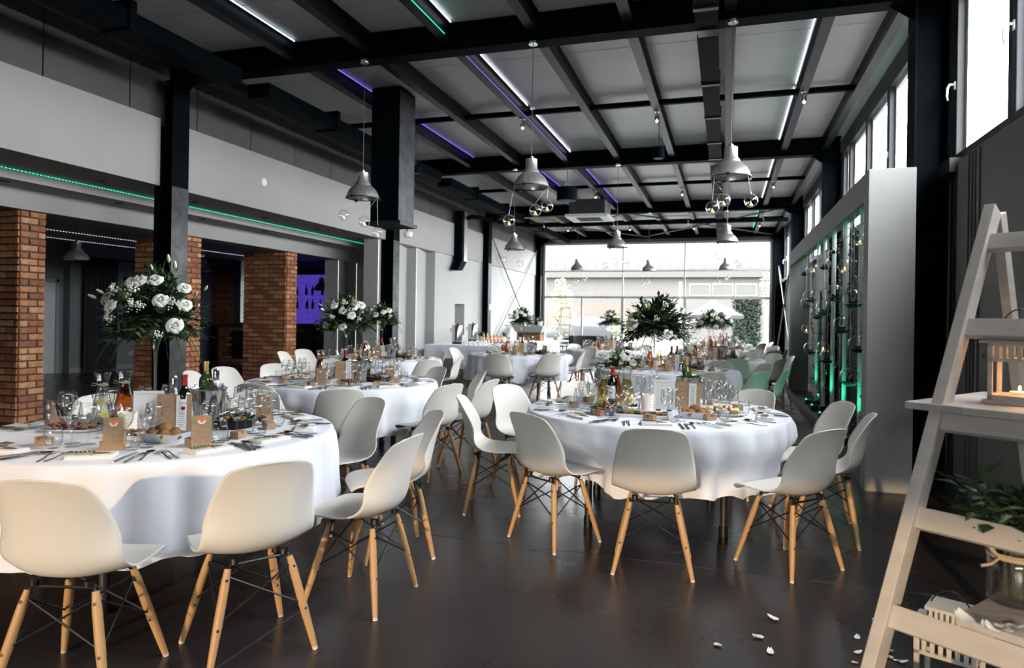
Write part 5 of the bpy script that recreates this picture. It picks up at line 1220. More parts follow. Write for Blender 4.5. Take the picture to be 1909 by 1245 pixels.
def green_spot(p, e, tilt=(0, 0, 1), blend=0.6, size=0.9):
    l = bpy.data.lights.new('green_spotlight', 'SPOT'); l.energy = e; l.color = (0.02, 1.0, 0.50); l.spot_size = size; l.spot_blend = blend; l.shadow_soft_size = 0.03
    o = bpy.data.objects.new('green_spotlight', l); C.objects.link(o); o.location = p; o.rotation_euler = (-Vector(tilt)).to_track_quat('Z', 'Y').to_euler(); return o
TUBES = [(1606, 0.030, 'nearest'), (1576, 0.030, 'second'), (1553, 0.028, 'third'), (1536, 0.028, 'fourth'), (1524, 0.026, 'fifth')]
for i, (x, r, n_) in enumerate(TUBES):
    p = atX(x, 600, 1.36); t = thing('light_tube', 'upright frosted tube in the display case, %s of five' % n_, 'tube', (p.x, p.y, 0.13), 0, 'upright tubes in the case')
    N('frost_tube').lathe([(r, 0.0), (r, 2.50)], 14).ob('tube_wall', t, smooth=True)
    N('black_metal').lathe([(0, 0), (r+0.02, 0), (r+0.02, 0.05), (r, 0.06)], 14).ob('base', t, smooth=True)
    fx = thing('floor_spot', 'green double floor spotlight at the foot of the %s tube' % n_, 'spotlight', (1.24, p.y-0.05, 0.13), 0, 'green floor spotlights')
    N('black_metal').box(-0.05, 0.05, -0.07, 0.07, 0, 0.07).ob('housing', fx, bevel=0.005)
    for s in (-0.03, 0.03): N('led_green').ball((-0.03, s, 0.075), 0.009, 8, 6).ob('diode', fx)
    green_spot((1.25, p.y-0.12, 0.24), 17, (0.10, 0.10, 1), 0.7, 0.8)
    if i in (0, 2, 4): green_spot((1.20, p.y+0.2, 0.24), 5, (-0.8, 0.6, 0.75), 0.8, 1.4)
def vine(seed):
    rnd = random.Random(seed); b = N('stem'); pts = [Vector((rnd.uniform(-.02, .02), rnd.uniform(-.02, .02), 2.45 - 2.2*k/16)) for k in range(17)]
    b.path(pts, 0.004, 4)
    for k in range(120):
        q = rnd.random()*15.9; i = int(q); p = pts[i].lerp(pts[i+1], q-i); b.use(rnd.choice(('leaf_dark', 'leaf_dark', 'leaf'))); b.leaf(p, (rnd.uniform(-1, 1), rnd.uniform(-1, 1), rnd.uniform(-1, .5)), (0, 0, 1), rnd.uniform(.04, .08), rnd.uniform(.008, .016))
    return b.ob('hanging_vine', fix=False)
VN = [vine(1), vine(2)]
for v in VN: tag(v, '', 'plant')
for i, (x, n_) in enumerate(((1613, 'nearest'), (1592, 'second'), (1584, 'third'), (1563, 'fourth'), (1544, 'fifth'), (1529, 'sixth'), (1515, 'farthest'))):
    p = atX(x, 600, 1.30); put(VN[i % 2], (p.x, p.y, 0), i*1.3, 'thin leafy garland hanging in the display case, %s of seven' % n_, 'garlands in the display case')
def terr(kind):
    t = thing('terrarium_globe' if kind else 'candle_globe', 'globe', 'globe'); r = 0.1
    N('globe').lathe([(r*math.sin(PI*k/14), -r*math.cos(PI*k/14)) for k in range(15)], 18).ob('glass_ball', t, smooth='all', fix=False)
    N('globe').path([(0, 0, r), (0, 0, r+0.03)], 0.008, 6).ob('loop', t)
    if kind:
        N('soil').lathe([(0, -r*.96), (r*.35, -r*.9), (r*.66, -r*.7), (r*.80, -r*.52), (r*.4, -r*.45), (0, -r*.48)], 14).ob('soil', t, smooth=True)
        b = N('leaf_dark'); rnd = random.Random(2)
        for i in range(10): b.leaf((rnd.uniform(-.03, .03), rnd.uniform(-.03, .03), -r*.48), (rnd.uniform(-1, 1), rnd.uniform(-1, 1), .8), (0, 0, 1), 0.05, 0.01)
        b.ob('sprout', t, fix=False)
    else:
        N('wax').lathe([(0, -r*.8), (r*.3, -r*.8), (r*.3, -r*.5), (0, -r*.5)], 12).ob('tea_light', t); N('flame').ball((0, 0, -r*.3), r*.1, 6, 5, (1, 1, 2)).ob('flame', t)
    return t
TG, CGL = terr(1), terr(0)
GL = [(354, 108, 26, 0), (240, 150, 20, 1), (288, 222, 28, 0), (113, 243, 22, 1), (155, 232, 18, 0), (200, 212, 27, 1), (245, 338, 37, 1), (325, 364, 42, 1), (138, 352, 28, 1), (121, 380, 22, 1), (200, 403, 34, 1), (168, 425, 27, 1), (276, 476, 37, 1), (123, 490, 20, 0), (342, 558, 38, 1), (140, 575, 28, 1), (195, 568, 24, 0), (211, 612, 30, 1), (308, 698, 40, 1)]
GL = sorted(GL, key=lambda g: g[1])
nt = nc = 0
for (x, y, r, k) in GL:
    X, Y = 1450+x/2.306, 400+y/2.306; p = atX(X, Y, 1.24); D = (p-Vector((0, 0, EYE))).dot(FW); s = r/2.306*D/FPX/0.1
    if k: o = put(TG, p, 0, 'glass globe with dark soil in the display case, %s from the top' % ORD[nt], 'soil globes in the display case', s); nt += 1
    else: o = put(CGL, p, 0, 'glass globe with glowing tea light in the display case, %s from the top' % ORD[nc], 'candle globes in the display case', s); nc += 1
    N('white_plastic').tube((0, 0, 0.12), (0, 0, max(0.14, (2.6-p.z)/s)), 0.002/s, n=4).ob('thread', o)
wc = thing('wind_chime', 'row of bright metal chime tubes in the display case', 'wind chime', atX(1534, 500, 1.30))
for k in range(8): N('brushed').tube((0, -0.42+k*0.12, -0.33+0.02*(k % 3)), (0, -0.42+k*0.12, 0.2), 0.022, n=10).ob('chime_tube', wc, smooth=True)
N('black_metal').box(-0.01, 0.01, -0.48, 0.48, 0.2, 0.22).ob('rail', wc)
# ================================================================== white stepladder with candles, right foreground
LA = Vector((0.8025, -0.5966, 0)); LNv = Vector((-0.5966, -0.8025, 0))
top = Vector((0.853, 2.678, 1.79)); foot = Vector((0.231, 1.842, 0.0)); rfoot = top + LNv*-0.62; rfoot.z = 0; LW = 0.52
ld = thing('step_ladder', 'old white wooden stepladder used as a candle stand', 'ladder', (0, 0, 0))
def plank(mn, p, q, w, t, wd, name, par, bev=0.003):
    """bar from p to q; w along wd, t across"""
    p, q = Vector(p), Vector(q); d = (q-p).normalized(); wd = (wd - d*wd.dot(d)).normalized(); n = d.cross(wd)
    vs = [a + wd*w*i + n*t*j for a in (p, q) for i, j in ((-.5, -.5), (.5, -.5), (.5, .5), (-.5, .5))]
    return N(mn).add(vs, [(0, 1, 2, 3), (4, 5, 6, 7), (0, 1, 5, 4), (1, 2, 6, 5), (2, 3, 7, 6), (3, 0, 4, 7)]).ob(name, par, bevel=bev)
for k in (0, LW):
    o = LA*k
    r_ = plank('old_white', foot+o, top+o, 0.062, 0.034, LNv, 'front_rail', ld); plank('old_white', rfoot+o+LNv*-0.05, top+o+LNv*-0.05+Vector((0, 0, -0.01)), 0.055, 0.030, LNv, 'rear_rail', ld)
    b = N('steel_worn')
    for z in (1.70, 1.56):
        u = 1-z/1.79; c = top.lerp(foot, u)+o
        b.ball(tuple(c + LA*-0.018), 0.009, 8, 6); b.ball(tuple(c + LNv*-0.09 + LA*-0.018), 0.008, 8, 6)
    b.ob('rivet', ld, smooth='all')
for z in (1.668, 1.388, 1.108, 0.842, 0.594, 0.33):
    u = 1 - z/1.79; c = top.lerp(foot, u); plank('old_white', c + LA*0.0, c + LA*LW, 0.062, 0.024, (foot-top).normalized(), 'rung', ld)
    c2 = (top + LNv*-0.05).lerp(rfoot + LNv*-0.05, u)
    if z < 1.5: plank('old_white', c2, c2 + LA*LW, 0.045, 0.022, (rfoot-top).normalized(), 'rear_rung', ld)
b = N('steel_worn'); c0 = top.lerp(foot, 1-0.98/1.79); c1 = (top+LNv*-.05).lerp(rfoot+LNv*-.05, 1-1.02/1.79)
pts = [c0.lerp(c1, k/26) + Vector((0, 0, -0.10*math.sin(PI*k/26))) for k in range(27)]
for k in range(26):
    m = (pts[k]+pts[k+1])/2; d = (pts[k+1]-pts[k]); L = d.length*0.75; R = d.to_track_quat('X', 'Z').to_matrix().to_4x4(); T = Matrix.Translation(m) @ R @ Matrix.Rotation(PI/2*(k % 2), 4, 'X')
    b.path([(L*math.cos(a*PI/4), 0.0042*math.sin(a*PI/4), 0) for a in range(8)], 0.0014, 4, T=T, close=True)
b.ob('chain', ld)
# boards laid across as shelves: they lie loose on the rungs
cz = 1.142; S0 = top.lerp(foot, 1-cz/1.79)
def board(z, a0, a1, l0, l1, lab, mn='plank_wood'):
    c = top.lerp(foot, 1-z/1.79); c.z = z
    vs = [c + LA*i + LNv*j + Vector((0, 0, k)) for k in (0, 0.022) for i, j in ((a0, l0), (a1, l0), (a1, l1), (a0, l1))]
    o = N(mn).add(vs, [(0, 1, 2, 3), (4, 5, 6, 7), (0, 1, 5, 4), (1, 2, 6, 5), (2, 3, 7, 6), (3, 0, 4, 7)]).ob('shelf_board', bevel=0.003); return tag(o, lab, 'board')
board(1.137, -0.085, 0.075, 0.04, -0.56, 'weathered shelf board on the white ladder, outer of two'); board(1.138, 0.079, 0.42, 0.055, -0.56, 'weathered wide shelf board on the white ladder under the lantern')
board(0.624, 0.165, 0.335, 0.005, -0.62, 'weathered low board below the leafy vase, left of the seam'); board(0.625, 0.339, 0.56, 0.0, -0.62, 'weathered low board at the frame edge, right of the seam')
def lantern(lab, w=0.07, h=0.185, lit=True):
    t = thing('candle_lantern', lab, 'lantern'); f = 0.012
    N('old_white').box(-w-.012, w+.012, -w-.012, w+.012, 0, 0.012).ob('base', t, bevel=0.002)
    b = N('old_white')
    for sx in (-1, 1):
        for sy in (-1, 1): b.box(sx*w-(f if sx > 0 else 0), sx*w+(0 if sx > 0 else f), sy*w-(f if sy > 0 else 0), sy*w+(0 if sy > 0 else f), 0.012, h)
    for s in (-1, 1):
        for z0, z1 in ((0.012, 0.026), (h*.70, h*.75), (h*.95, h)):
            b.box(-w, w, s*w-(f if s > 0 else 0), s*w+(0 if s > 0 else f), z0, z1).box(s*w-(f if s > 0 else 0), s*w+(0 if s > 0 else f), -w, w, z0, z1)
    b.ob('posts', t)
    def slots(name, w, z0, z1, n):
        b = N('old_white')
        for k in range(n):
            x = -w + k*(2*w/(n-1)); d = w/(n-1)*0.55
            for s in (-1, 1): b.box(x-d, x+d, s*w-0.003, s*w+0.003, z0, z1).box(s*w-0.003, s*w+0.003, x-d, x+d, z0, z1)
        return b.ob(name, t)
    slots('slotted_band', w-.004, h*.75, h*.95, 8)
    e = w+.02; c = w*.55
    N('old_white').box(-e, e, -e, e, h, h+.006).add([(-e, -e, h+.006), (e, -e, h+.006), (e, e, h+.006), (-e, e, h+.006), (-c, -c, h+.022), (c, -c, h+.022), (c, c, h+.022), (-c, c, h+.022)], [(0, 1, 2, 3), (4, 5, 6, 7), (0, 1, 5, 4), (1, 2, 6, 5), (2, 3, 7, 6), (3, 0, 4, 7)]).ob('roof', t)
    slots('cupola', c, h+.022, h+.058, 7)
    N('old_white').box(-c-.012, c+.012, -c-.012, c+.012, h+.058, h+.066).ob('cupola_cap', t)
    N('steel_worn').path([(0.052*math.cos(k*PI/10), 0.0, h+.03+0.075*math.sin(k*PI/10)) for k in range(11)], 0.0022, 6).ob('wire_handle', t)
    for s in (-1, 1):
        N('pane').add([(-w+f, s*(w-.006), .026), (w-f, s*(w-.006), .026), (w-f, s*(w-.006), h*.7), (-w+f, s*(w-.006), h*.7)], [(0, 1, 2, 3)]).ob('glass_pane', t, fix=False)
        N('pane').add([(s*(w-.006), -w+f, .026), (s*(w-.006), w-f, .026), (s*(w-.006), w-f, h*.7), (s*(w-.006), -w+f, h*.7)], [(0, 1, 2, 3)]).ob('glass_pane', t, fix=False)
    if lit:
        N('wax').lathe([(0, .013), (.026, .013), (.026, .036), (0, .034)], 16).ob('tea_light', t, smooth=True); N('flame').ball((0, 0, .046), .004, 7, 6, (1, 1, 2.2)).ob('flame', t)
        l = bpy.data.lights.new('candle_light', 'POINT'); l.energy = 0.45; l.color = (1.0, 0.50, 0.16); l.shadow_soft_size = 0.01; lo = bpy.data.objects.new('candle_light', l); C.objects.link(lo); lo.parent = t; lo.location = (0, 0, 0.06)
    return t
l1 = lantern('white slotted lantern with burning tea light on the ladder shelf'); c = top.lerp(foot, 1-1.160/1.79)+LA*0.135+LNv*-0.205; l1.location = (c.x, c.y, 1.160); l1.rotation_euler.z = -0.50
l2 = lantern('white slotted lantern on the floor under the ladder, unlit', lit=False); l2.location = (0.815, 2.92, 0); l2.rotation_euler.z = -0.44; l2.scale = (1.4, 1.4, 1.4)
# glass vase with greenery on the low board
vz = 0.647; vp = at(1893, 1122, vz)
gv = thing('glass_vase', 'wide glass vase with water and twine at the right frame edge', 'vase', (vp.x, vp.y, vz))
N('glass').lathe([(0, 0.004), (0.06, 0), (0.066, 0.005), (0.066, 0.20), (0.064, 0.20), (0.063, 0.01), (0, 0.008)], 24).ob('glass_body', gv, smooth='all', fix=False)
N('water').lathe([(0, 0.01), (0.062, 0.01), (0.062, 0.10), (0, 0.10)], 24).ob('water', gv, smooth=True, fix=False)
b = N('twine')
for z in (0.125, 0.13, 0.136): b.path([(0.0675*math.cos(k*PI/8), 0.0675*math.sin(k*PI/8), z) for k in range(16)], 0.0028, 5, close=True)
b.path([(-0.05, -0.046, .13), (-0.075, -0.06, .15), (-0.09, -0.05, .185), (-0.07, -.05, .15), (-.055, -.05, .13), (-.08, -.07, .118), (-.105, -.075, .112)], 0.004, 6); b.ob('twine_bow', gv)
b = M(); rnd = random.Random(6)
for s in range(26):
    a = rnd.uniform(0, 6.28); d = Vector((math.cos(a)*.5, math.sin(a)*.5, 1)).normalized(); b.use('stem'); P0 = Vector((math.cos(a+2)*.03, math.sin(a+2)*.03, .02)); L = rnd.uniform(.24, .36)
    b.path([P0, P0+Vector((d.x*.04, d.y*.04, .18)), P0+d*L], [.003, .003, .0015], 5)
    for k in range(9):
        q = P0+d*L*(.62+.045*k); b.use(rnd.choice(('leaf', 'leaf_dark', 'leaf', 'leaf_light'))); sd = Vector((rnd.uniform(-1, 1), rnd.uniform(-1, 1), rnd.uniform(-.2, .5))); b.leaf(q, sd, (0, 0, 1), rnd.uniform(.05, .085), rnd.uniform(.012, .02))
o = b.ob('greenery', None, (vp.x, vp.y, vz), fix=False); tag(o, 'bunch of dark glossy greenery standing in the wide glass vase', 'plant')
# petals
def petal_mesh():
    vs = []; 
    for i in range(4):
        t = i/3
        for j in (-1, 0, 1): w = 0.020*math.sin(PI*(0.18+0.72*t)); vs.append((j*w, -0.026+0.052*t, 0.003 + 0.011*abs(j)*t + 0.012*(t-.4)**2*2))
    return N('petal').add(vs, [(i*3+j, i*3+j+1, i*3+j+4, i*3+j+3) for i in range(3) for j in range(2)]).ob('rose_petal', smooth='all', fix=False)
pe = petal_mesh(); tag(pe, '', 'petal'); rnd = random.Random(3)
for i, (x, y, lab) in enumerate(((1441, 1155, 'topmost of the loose four before the camera'), (1413, 1190, 'second from top of the loose four'), (1339, 1205, 'third from top, leftmost of the loose four'), (1436, 1217, 'small one below the loose four'), (1632, 1158, 'left of the ladder rail, upper'), (1598, 1190, 'left of the ladder rail, middle'), (1600, 1218, 'left of the ladder rail, lower'), (1594, 1237, 'left of the ladder rail, lowest'), (1657, 1215, 'just right of the ladder rail, upper'), (1660, 1228, 'just right of the ladder rail, middle'), (1672, 1233, 'third by the floor lantern'), (1684, 1236, 'nearest to the floor lantern'))):
    q = at(x, y, 0.0); put(pe, (q.x, q.y, 0.001), rnd.uniform(0, 6), 'white rose petal on the dark floor, ' + lab, 'petals on the floor', rnd.uniform(.8, 1.15) if i < 3 else rnd.uniform(.5, .8))
q = at(1797, 1158, 0.647); put(pe, (q.x, q.y, 0.648), 0.4, 'large white petal lying on the low ladder board', 'petals on the board', 1.05)
for i in range(5):
    q = at(1840+i*13, 1172+8*(i % 2), 0.647); put(pe, (q.x, q.y, 0.648), i, 'small petal lying on the low ladder board, %s from the left' % ORD[i], 'petals on the board', 0.7)
# lettering and cables on the grey lining
o = text('wall_lettering', 'RESTA', 0.05, 'ink', None, (1.8595, 5.96, 1.165), (PI/2, 0, -PI/2), sx=0.62); tag(o, 'small black lettering on the grey wall behind the lantern', 'lettering')
b = N('wall_grey')
for yy in (6.35, 6.27, 6.20, 6.10): b.tube((1.8535, yy, 0.13), (1.8535, yy, 2.78), 0.006, n=5)
o = b.ob('cable_run'); tag(o, 'thin grey cables running down the grey wall', 'cable')
# the same line of tables' missing things: rail under the panel
struct(N('wall_dark').box(1.80, 1.86, -8.9, 6.66, 0, 0.12).ob('baseboard_right'))
# ================================================================== buffet at the far left
bt = thing('buffet_table', 'long buffet table hidden by a draped cloth', 'table', (0, 0, 0))
BX0, BX1, BY0, BY1 = -6.62, -4.45, 14.45, 18.7
N('plank_wood').box(BX0, BX1, BY0, BY1, 0.72, 0.745).ob('table_top', bt)
for x in (BX0+.1, BX1-.1):
    for y in (BY0+.15, BY1-.15): N('steel_worn').tube((x, y, 0), (x, y, .72), .02).ob('leg', bt)
b = N('cloth'); vs = []; n = 120
per = []
def edge(a, c, k): return [(a[0]+(c[0]-a[0])*i/k, a[1]+(c[1]-a[1])*i/k) for i in range(k)]
per = edge((BX0, BY0), (BX1, BY0), 40) + edge((BX1, BY0), (BX1, BY1), 44) + edge((BX1, BY1), (BX0, BY1), 40) + edge((BX0, BY1), (BX0, BY0), 44)
m = len(per); cxm, cym = (BX0+BX1)/2, (BY0+BY1)/2
vs = [(x, y, 0.752) for x, y in per]
for k, z in enumerate((0.745, 0.6, 0.45)):
    for i, (x, y) in enumerate(per):
        f = (0.006 + 0.02*k*(0.5+0.5*math.sin(i*0.9)) )/1.0; dx, dy = x-cxm, y-cym; l = math.hypot(dx, dy); vs.append((x+dx/l*f, y+dy/l*f, z))
fs = [tuple(range(m))] + [(k*m+i, k*m+(i+1) % m, (k+1)*m+(i+1) % m, (k+1)*m+i) for k in range(3) for i in range(m)]
o = b.add(vs, fs).ob('tablecloth', smooth=True); tag(o, 'white cloth with short drop on the buffet table', 'tablecloth')
def urn(lab, p):
    t = thing('coffee_urn', lab, 'urn', p)
    N('bucket_steel').lathe([(0, 0.05), (0.12, 0.05), (0.125, 0.055), (0.125, 0.43), (0.118, 0.445), (0.10, 0.455), (0.03, 0.475), (0, 0.478)], 28).ob('urn_body', t, smooth=True)
    N('black_metal').lathe([(0, 0), (0.115, 0), (0.12, 0.05), (0, 0.05)], 24).ob('foot', t, smooth=True); N('black_metal').lathe([(0, .475), (.018, .475), (.022, .50), (0, .505)], 12).ob('lid_knob', t, smooth=True)
    b = N('black_metal')
    b.path([(0.125, 0, .36), (0.165, 0, .36), (0.165, 0, .22), (0.125, 0, .22)], .009, 6); b.path([(-0.125, 0, .36), (-0.165, 0, .36), (-0.165, 0, .30), (-0.125, 0, .30)], .009, 6); b.ob('handles', t)
    N('black_metal').path([(0.09, -.09, .12), (0.125, -.125, .12), (0.125, -.125, .08)], .011, 6).ob('tap', t)
urn('steel coffee urn with black handles, left one on the buffet', at(852, 641, .753)); urn('steel coffee urn with black handles, right one on the buffet', at(881, 636, .753))
jb = thing('juice_bottle', 'juice', 'bottle')
N('orange_drink').lathe([(0, 0), (0.03, 0), (0.032, 0.01), (0.028, 0.08), (0.032, 0.12), (0.026, 0.165), (0.013, 0.185), (0.013, 0.195)], 14).ob('bottle_body', jb, smooth=True); N('mint').lathe([(0.015, .19), (.016, .215), (0, .217)], 10).ob('cap', jb); N('paper').lathe([(0.0326, .10), (.0326, .125)], 14).ob('paper_band', jb)
for i in range(12):
    r, c = divmod(i, 6); p = at(902+c*6.6, 639-r*2.5, .753); put(jb, p, i, 'small orange drink bottle on the buffet, %s row, %s from the left' % (('front', 'rear')[r], ORD[c]), 'orange drink bottles')
cup = thing('cup', 'cup', 'cup'); N('ceramic').lathe([(0, .004), (.025, 0), (.034, .06), (.036, .075), (.034, .075), (.03, .02), (0, .01)], 14).ob('cup_body', cup, smooth=True); N('ceramic').path([(.034, 0, .06), (.055, 0, .055), (.05, 0, .025), (.03, 0, .025)], .005, 5).ob('cup_handle', cup)
for i in range(10): put(cup, at(866+i*4.4, 643-2*(i % 2), .753), i, 'white coffee cup beside the urns, %s from the left' % ORD[i], 'coffee cups')
ctr = tag(tray('').copy(), 'white tray of small cakes on the buffet', 'tray'); C.objects.link(ctr)
o = [q for q in C.objects if q.name.startswith('cake_tray') and q['label'] == '']
for q in o[:1]: q.location = at(960, 638, .753); q['label'] = 'long white tray of pastries at the buffet end'
ctr.location = at(935, 640, .753)
def pastry(seed):
    random.seed(seed); return N('cake').ball((0, 0, .015), .025, 9, 6, (1.2, .9, .7), jit=.1).use('tomato').ball((0, 0, .034), .008, 6, 4).ob('pastry', smooth='all')
ps_ = [pastry(1), pastry(2)]
for q in ps_: tag(q, '', 'pastry')
for i in range(14):
    p = at(925+i*4.1 + (6 if i > 6 else 0), 640-(i % 2)*1.2, .765); put(ps_[i % 2], p, i, 'small berry topped pastry on the buffet, %s from the left' % ORD[i], 'pastries on the buffet')
def potted(lab, p, s):
    t = thing('potted_plant', lab, 'plant', p); t.scale = (s, s, s)
    N('ceramic').lathe([(0, 0), (.06, 0), (.075, .13), (.07, .13), (.055, .01)], 16).ob('pot', t, smooth=True)
    b = M(); rnd = random.Random(int(s*100))
    for k in range(70):
        b.use(rnd.choice(('leaf', 'leaf_dark', 'leaf_light'))); b.leaf((rnd.uniform(-.05, .05), rnd.uniform(-.05, .05), rnd.uniform(.10, .2)), (rnd.uniform(-1, 1), rnd.uniform(-1, 1), rnd.uniform(0, 1.2)), (0, 0, 1), rnd.uniform(.08, .15), rnd.uniform(.012, .022))
    stuff(b.ob('foliage', t, fix=False))
potted('small leafy plant in a white pot between the urns and bottles', at(897, 636, .753), 1.0); potted('small leafy plant in a white pot at the buffet end', at(938, 635.5, .753), .9); potted('plant in a white pot before the brick planter', at(972, 637, .753), 1.0)
# brick planter with stone cap, plant on it
pl_ = thing('brick_plinth', 'low brick plinth with a wide grey cap by the end glazing', 'plinth', (-5.80, 21.6, 0))
N('mortar').box(-.78, .0, 0, .5, 0, .92).ob('core', pl_); bricks(pl_, -.78, 0, 0, .5, 0, .92, 'SE')
N('wall_white').add([(-.82, -.04, .92), (.04, -.04, .92), (.04, .54, .92), (-.82, .54, .92), (-.95, -.12, 1.14), (.14, -.12, 1.14), (.14, .6, 1.14), (-.95, .6, 1.14)], [(0, 1, 2, 3), (4, 5, 6, 7), (0, 1, 5, 4), (1, 2, 6, 5), (2, 3, 7, 6), (3, 0, 4, 7)]).ob('cap', pl_)
potted('plant on the cap of the brick plinth', (-5.85, 21.8, 1.14), 1.1)
# far white step ladder
def far_ladder(lab, p, h=1.75):
    t = thing('step_ladder', lab, 'ladder', p); b = N('old_white')
    for sx in (-1, 1):
        for sy in (-1, 1): b2 = N('old_white'); b2.path([(sx*.28, sy*.42, 0), (sx*.16, sy*.04, h)], .022, 4); b2.ob('rail', t)
    for k in range(1, 6):
        z = h*k/6; w = .28-.12*k/6; N('old_white').box(-w, w, -.42+.38*k/6-.05, -.42+.38*k/6+.05, z-.012, z+.012).ob('step', t)
        if k in (2, 4): N('old_white').box(-w-.12, w+.12, -.3, .3, z+.012, z+.03).ob('cross_board', t)
    N('old_white').box(-.18, .18, -.08, .08, h, h+.03).ob('top', t)
far_ladder('white stepladder with candles before the left glazing', tuple(aty_ for aty_ in (-5.35, 23.4, 0)))
cn_ = thing('candle', 'candle', 'candle'); N('wax').lathe([(0, 0), (.035, 0), (.035, .10), (0, .10)], 12).ob('wax_body', cn_, smooth=True); N('flame').ball((0, 0, .115), .009, 6, 5, (1, 1, 2)).ob('flame', cn_)
for i, (x, z) in enumerate(((-.2, .613), (.2, .613), (0, 1.197))): put(cn_, (-5.35+x, 23.25, z), 0, 'white pillar candle on the far white stepladder, %s' % ('lower left', 'lower right', 'upper')[i], 'candles on the far ladder')
# black sofa and side table
sf = thing('sofa', 'black curved sofa before the end glazing', 'sofa', (-4.15, 21.3, 0))
N('sofa').prism([(.62*math.cos(a), .55*math.sin(a)) for a in [PI*k/12 for k in range(13)]] + [(.46*math.cos(a), .40*math.sin(a)) for a in [PI*k/12 for k in range(12, -1, -1)]], .25, .86).ob('backrest', sf, bevel=.02)
N('sofa').prism([(.50*math.cos(a), .44*math.sin(a)) for a in [PI*k/12 for k in range(13)]], .12, .42).ob('seat', sf, bevel=.03)
for sx in (-.4, .4): N('black_metal').tube((sx, .1, 0), (sx, .1, .14), .02).ob('leg', sf)
pf = thing('pouf', 'low grey blue upholstered stool left of the sofa', 'stool', (-4.9, 20.6, 0)); N('cushion').lathe([(0, .1), (.38, .1), (.42, .2), (.42, .36), (.38, .42), (0, .43)], 24).ob('cushion', pf, smooth=True); N('black_metal').lathe([(0, 0), (.3, 0), (.3, .1), (0, .1)], 16).ob('base', pf)
st = thing('side_table', 'small dark side table with a candle by the pouf', 'table', (-5.2, 21.5, 0)); N('black_metal').box(-.3, .3, -.3, .3, .5, .54).ob('table_top', st); [N('black_metal').box(x-.02, x+.02, y-.02, y+.02, 0, .5).ob('leg', st) for x in (-.26, .26) for y in (-.26, .26)]
put(cn_, (-5.2, 21.4, .54), 0, 'white pillar candle on the dark side table', 'candles on the side table')
# ================================================================== outside the end glazing
struct(N('gravel').box(-60, 60, 25.6, 120, -0.2, -0.06).ob('ground'))
struct(N('gravel').box(-60, 60, -62, -9.1, -0.2, -0.06).ob('ground_front'))
struct(N('lawn').box(-9.6, -4.4, 34, 47, -0.06, 0.02).ob('lawn'))
hb = thing('warehouse', 'long pale metal hall with arched roof across the yard', 'building', (0, 0, 0))
N('hall_metal').box(-30, 25, 52, 52.3, 0, 4.7).ob('front_wall', hb)
b = N('hall_roof'); n = 14
for k in range(n):
    a0, a1 = PI*0.5*k/n, PI*0.5*(k+1)/n; y0, z0, y1, z1 = 62-10.3*math.cos(a0), 4.7+4.2*math.sin(a0), 62-10.3*math.cos(a1), 4.7+4.2*math.sin(a1)
    b.add([(-30, y0, z0), (25, y0, z0), (25, y1, z1), (-30, y1, z1)], [(0, 1, 2, 3)])
b.ob('arched_roof', hb, fix=False); N('hall_roof').box(-30, 25, 51.5, 51.68, 4.55, 5.2).ob('gutter', hb)
rb = None
for i in range(44):
    if rb is None:
        b = N('hall_rib')
        for k in range(n):
            a0, a1 = PI*0.5*k/n, PI*0.5*(k+1)/n; b.path([(0, 62-10.36*math.cos(a0), 4.7+4.26*math.sin(a0)), (0, 62-10.36*math.cos(a1), 4.7+4.26*math.sin(a1))], .06, 4, cap=False)
        o = b.ob('roof_rib', hb); rb = o.data
    else: o = bpy.data.objects.new('roof_rib', rb); C.objects.link(o); o.parent = hb
    o.location.x = -20+i*.8
for i in range(3):
    x = -2.6+i*1.6; f = N('wall_greypanel').box(x, x+1.5, 51.9, 52.02, 3.2, 4.1).ob('window', hb); N('hall_glass').box(x+.06, x+1.44, 51.86, 51.92, 3.26, 4.04).ob('pane', f)
b = N('fence_wood')
fn = thing('board_fence', 'brown board fence behind the parked car', 'fence', (0, 0, 0)); pmx = None
for i in range(40):
    if pmx is None: o = N('fence_wood').box(0, .19, 0, .025, 0, 2.5).ob('board', fn); pmx = o.data
    else: o = bpy.data.objects.new('board', pmx); C.objects.link(o); o.parent = fn
    o.location = (-13.6+i*.2, 48, 0)
def tree(lab, p, h, r, cr, mn, n=900, seed=1):
    t = thing('tree', lab, 'tree', p); rnd = random.Random(seed)
    b = N('stem').path([(0, 0, 0), (.03, 0, h*.5), (0, 0, h*.95)], [.06, .05, .02], 7)
    for k in range(12): a = rnd.uniform(0, 6.28); z = h*rnd.uniform(.3, .8); b.path([(0, 0, z), (r*.8*math.cos(a), r*.8*math.sin(a), z+h*.15)], [.02, .006], 5)
    b.ob('trunk', t)
    b = N(mn)
    for k in range(n):
        u = rnd.gauss(0, .45); a = rnd.uniform(0, 6.28); z = h*(.62+.36*max(-1.3, min(1.05, rnd.gauss(0, .5)))); rr = r*max(.12, 1-abs(z/h-.55)*1.5)*math.sqrt(rnd.random())
        b.leaf((rr*math.cos(a), rr*math.sin(a), z), (rnd.uniform(-1, 1), rnd.uniform(-1, 1), rnd.uniform(-.6, .6)), (0, 0, 1), cr, cr*.35)
    stuff(b.ob('crown', t, fix=False))
mat('pale_leaf', (0.26, 0.27, 0.17), .8, var=.2, scale=4)
tree('pale young tree in the yard, behind the left glazing', (-7.7, 32.6, 0), 3.3, .8, .14, 'pale_leaf', 900, 3); tree('pale tall thin tree at the right edge of the glazing', (2.6, 40, 0), 6.0, .9, .16, 'pale_leaf', 900, 4)
tree('low pale shrub right of the parked car', (-4.9, 33.5, 0), 1.7, .7, .16, 'pale_leaf', 500, 6)
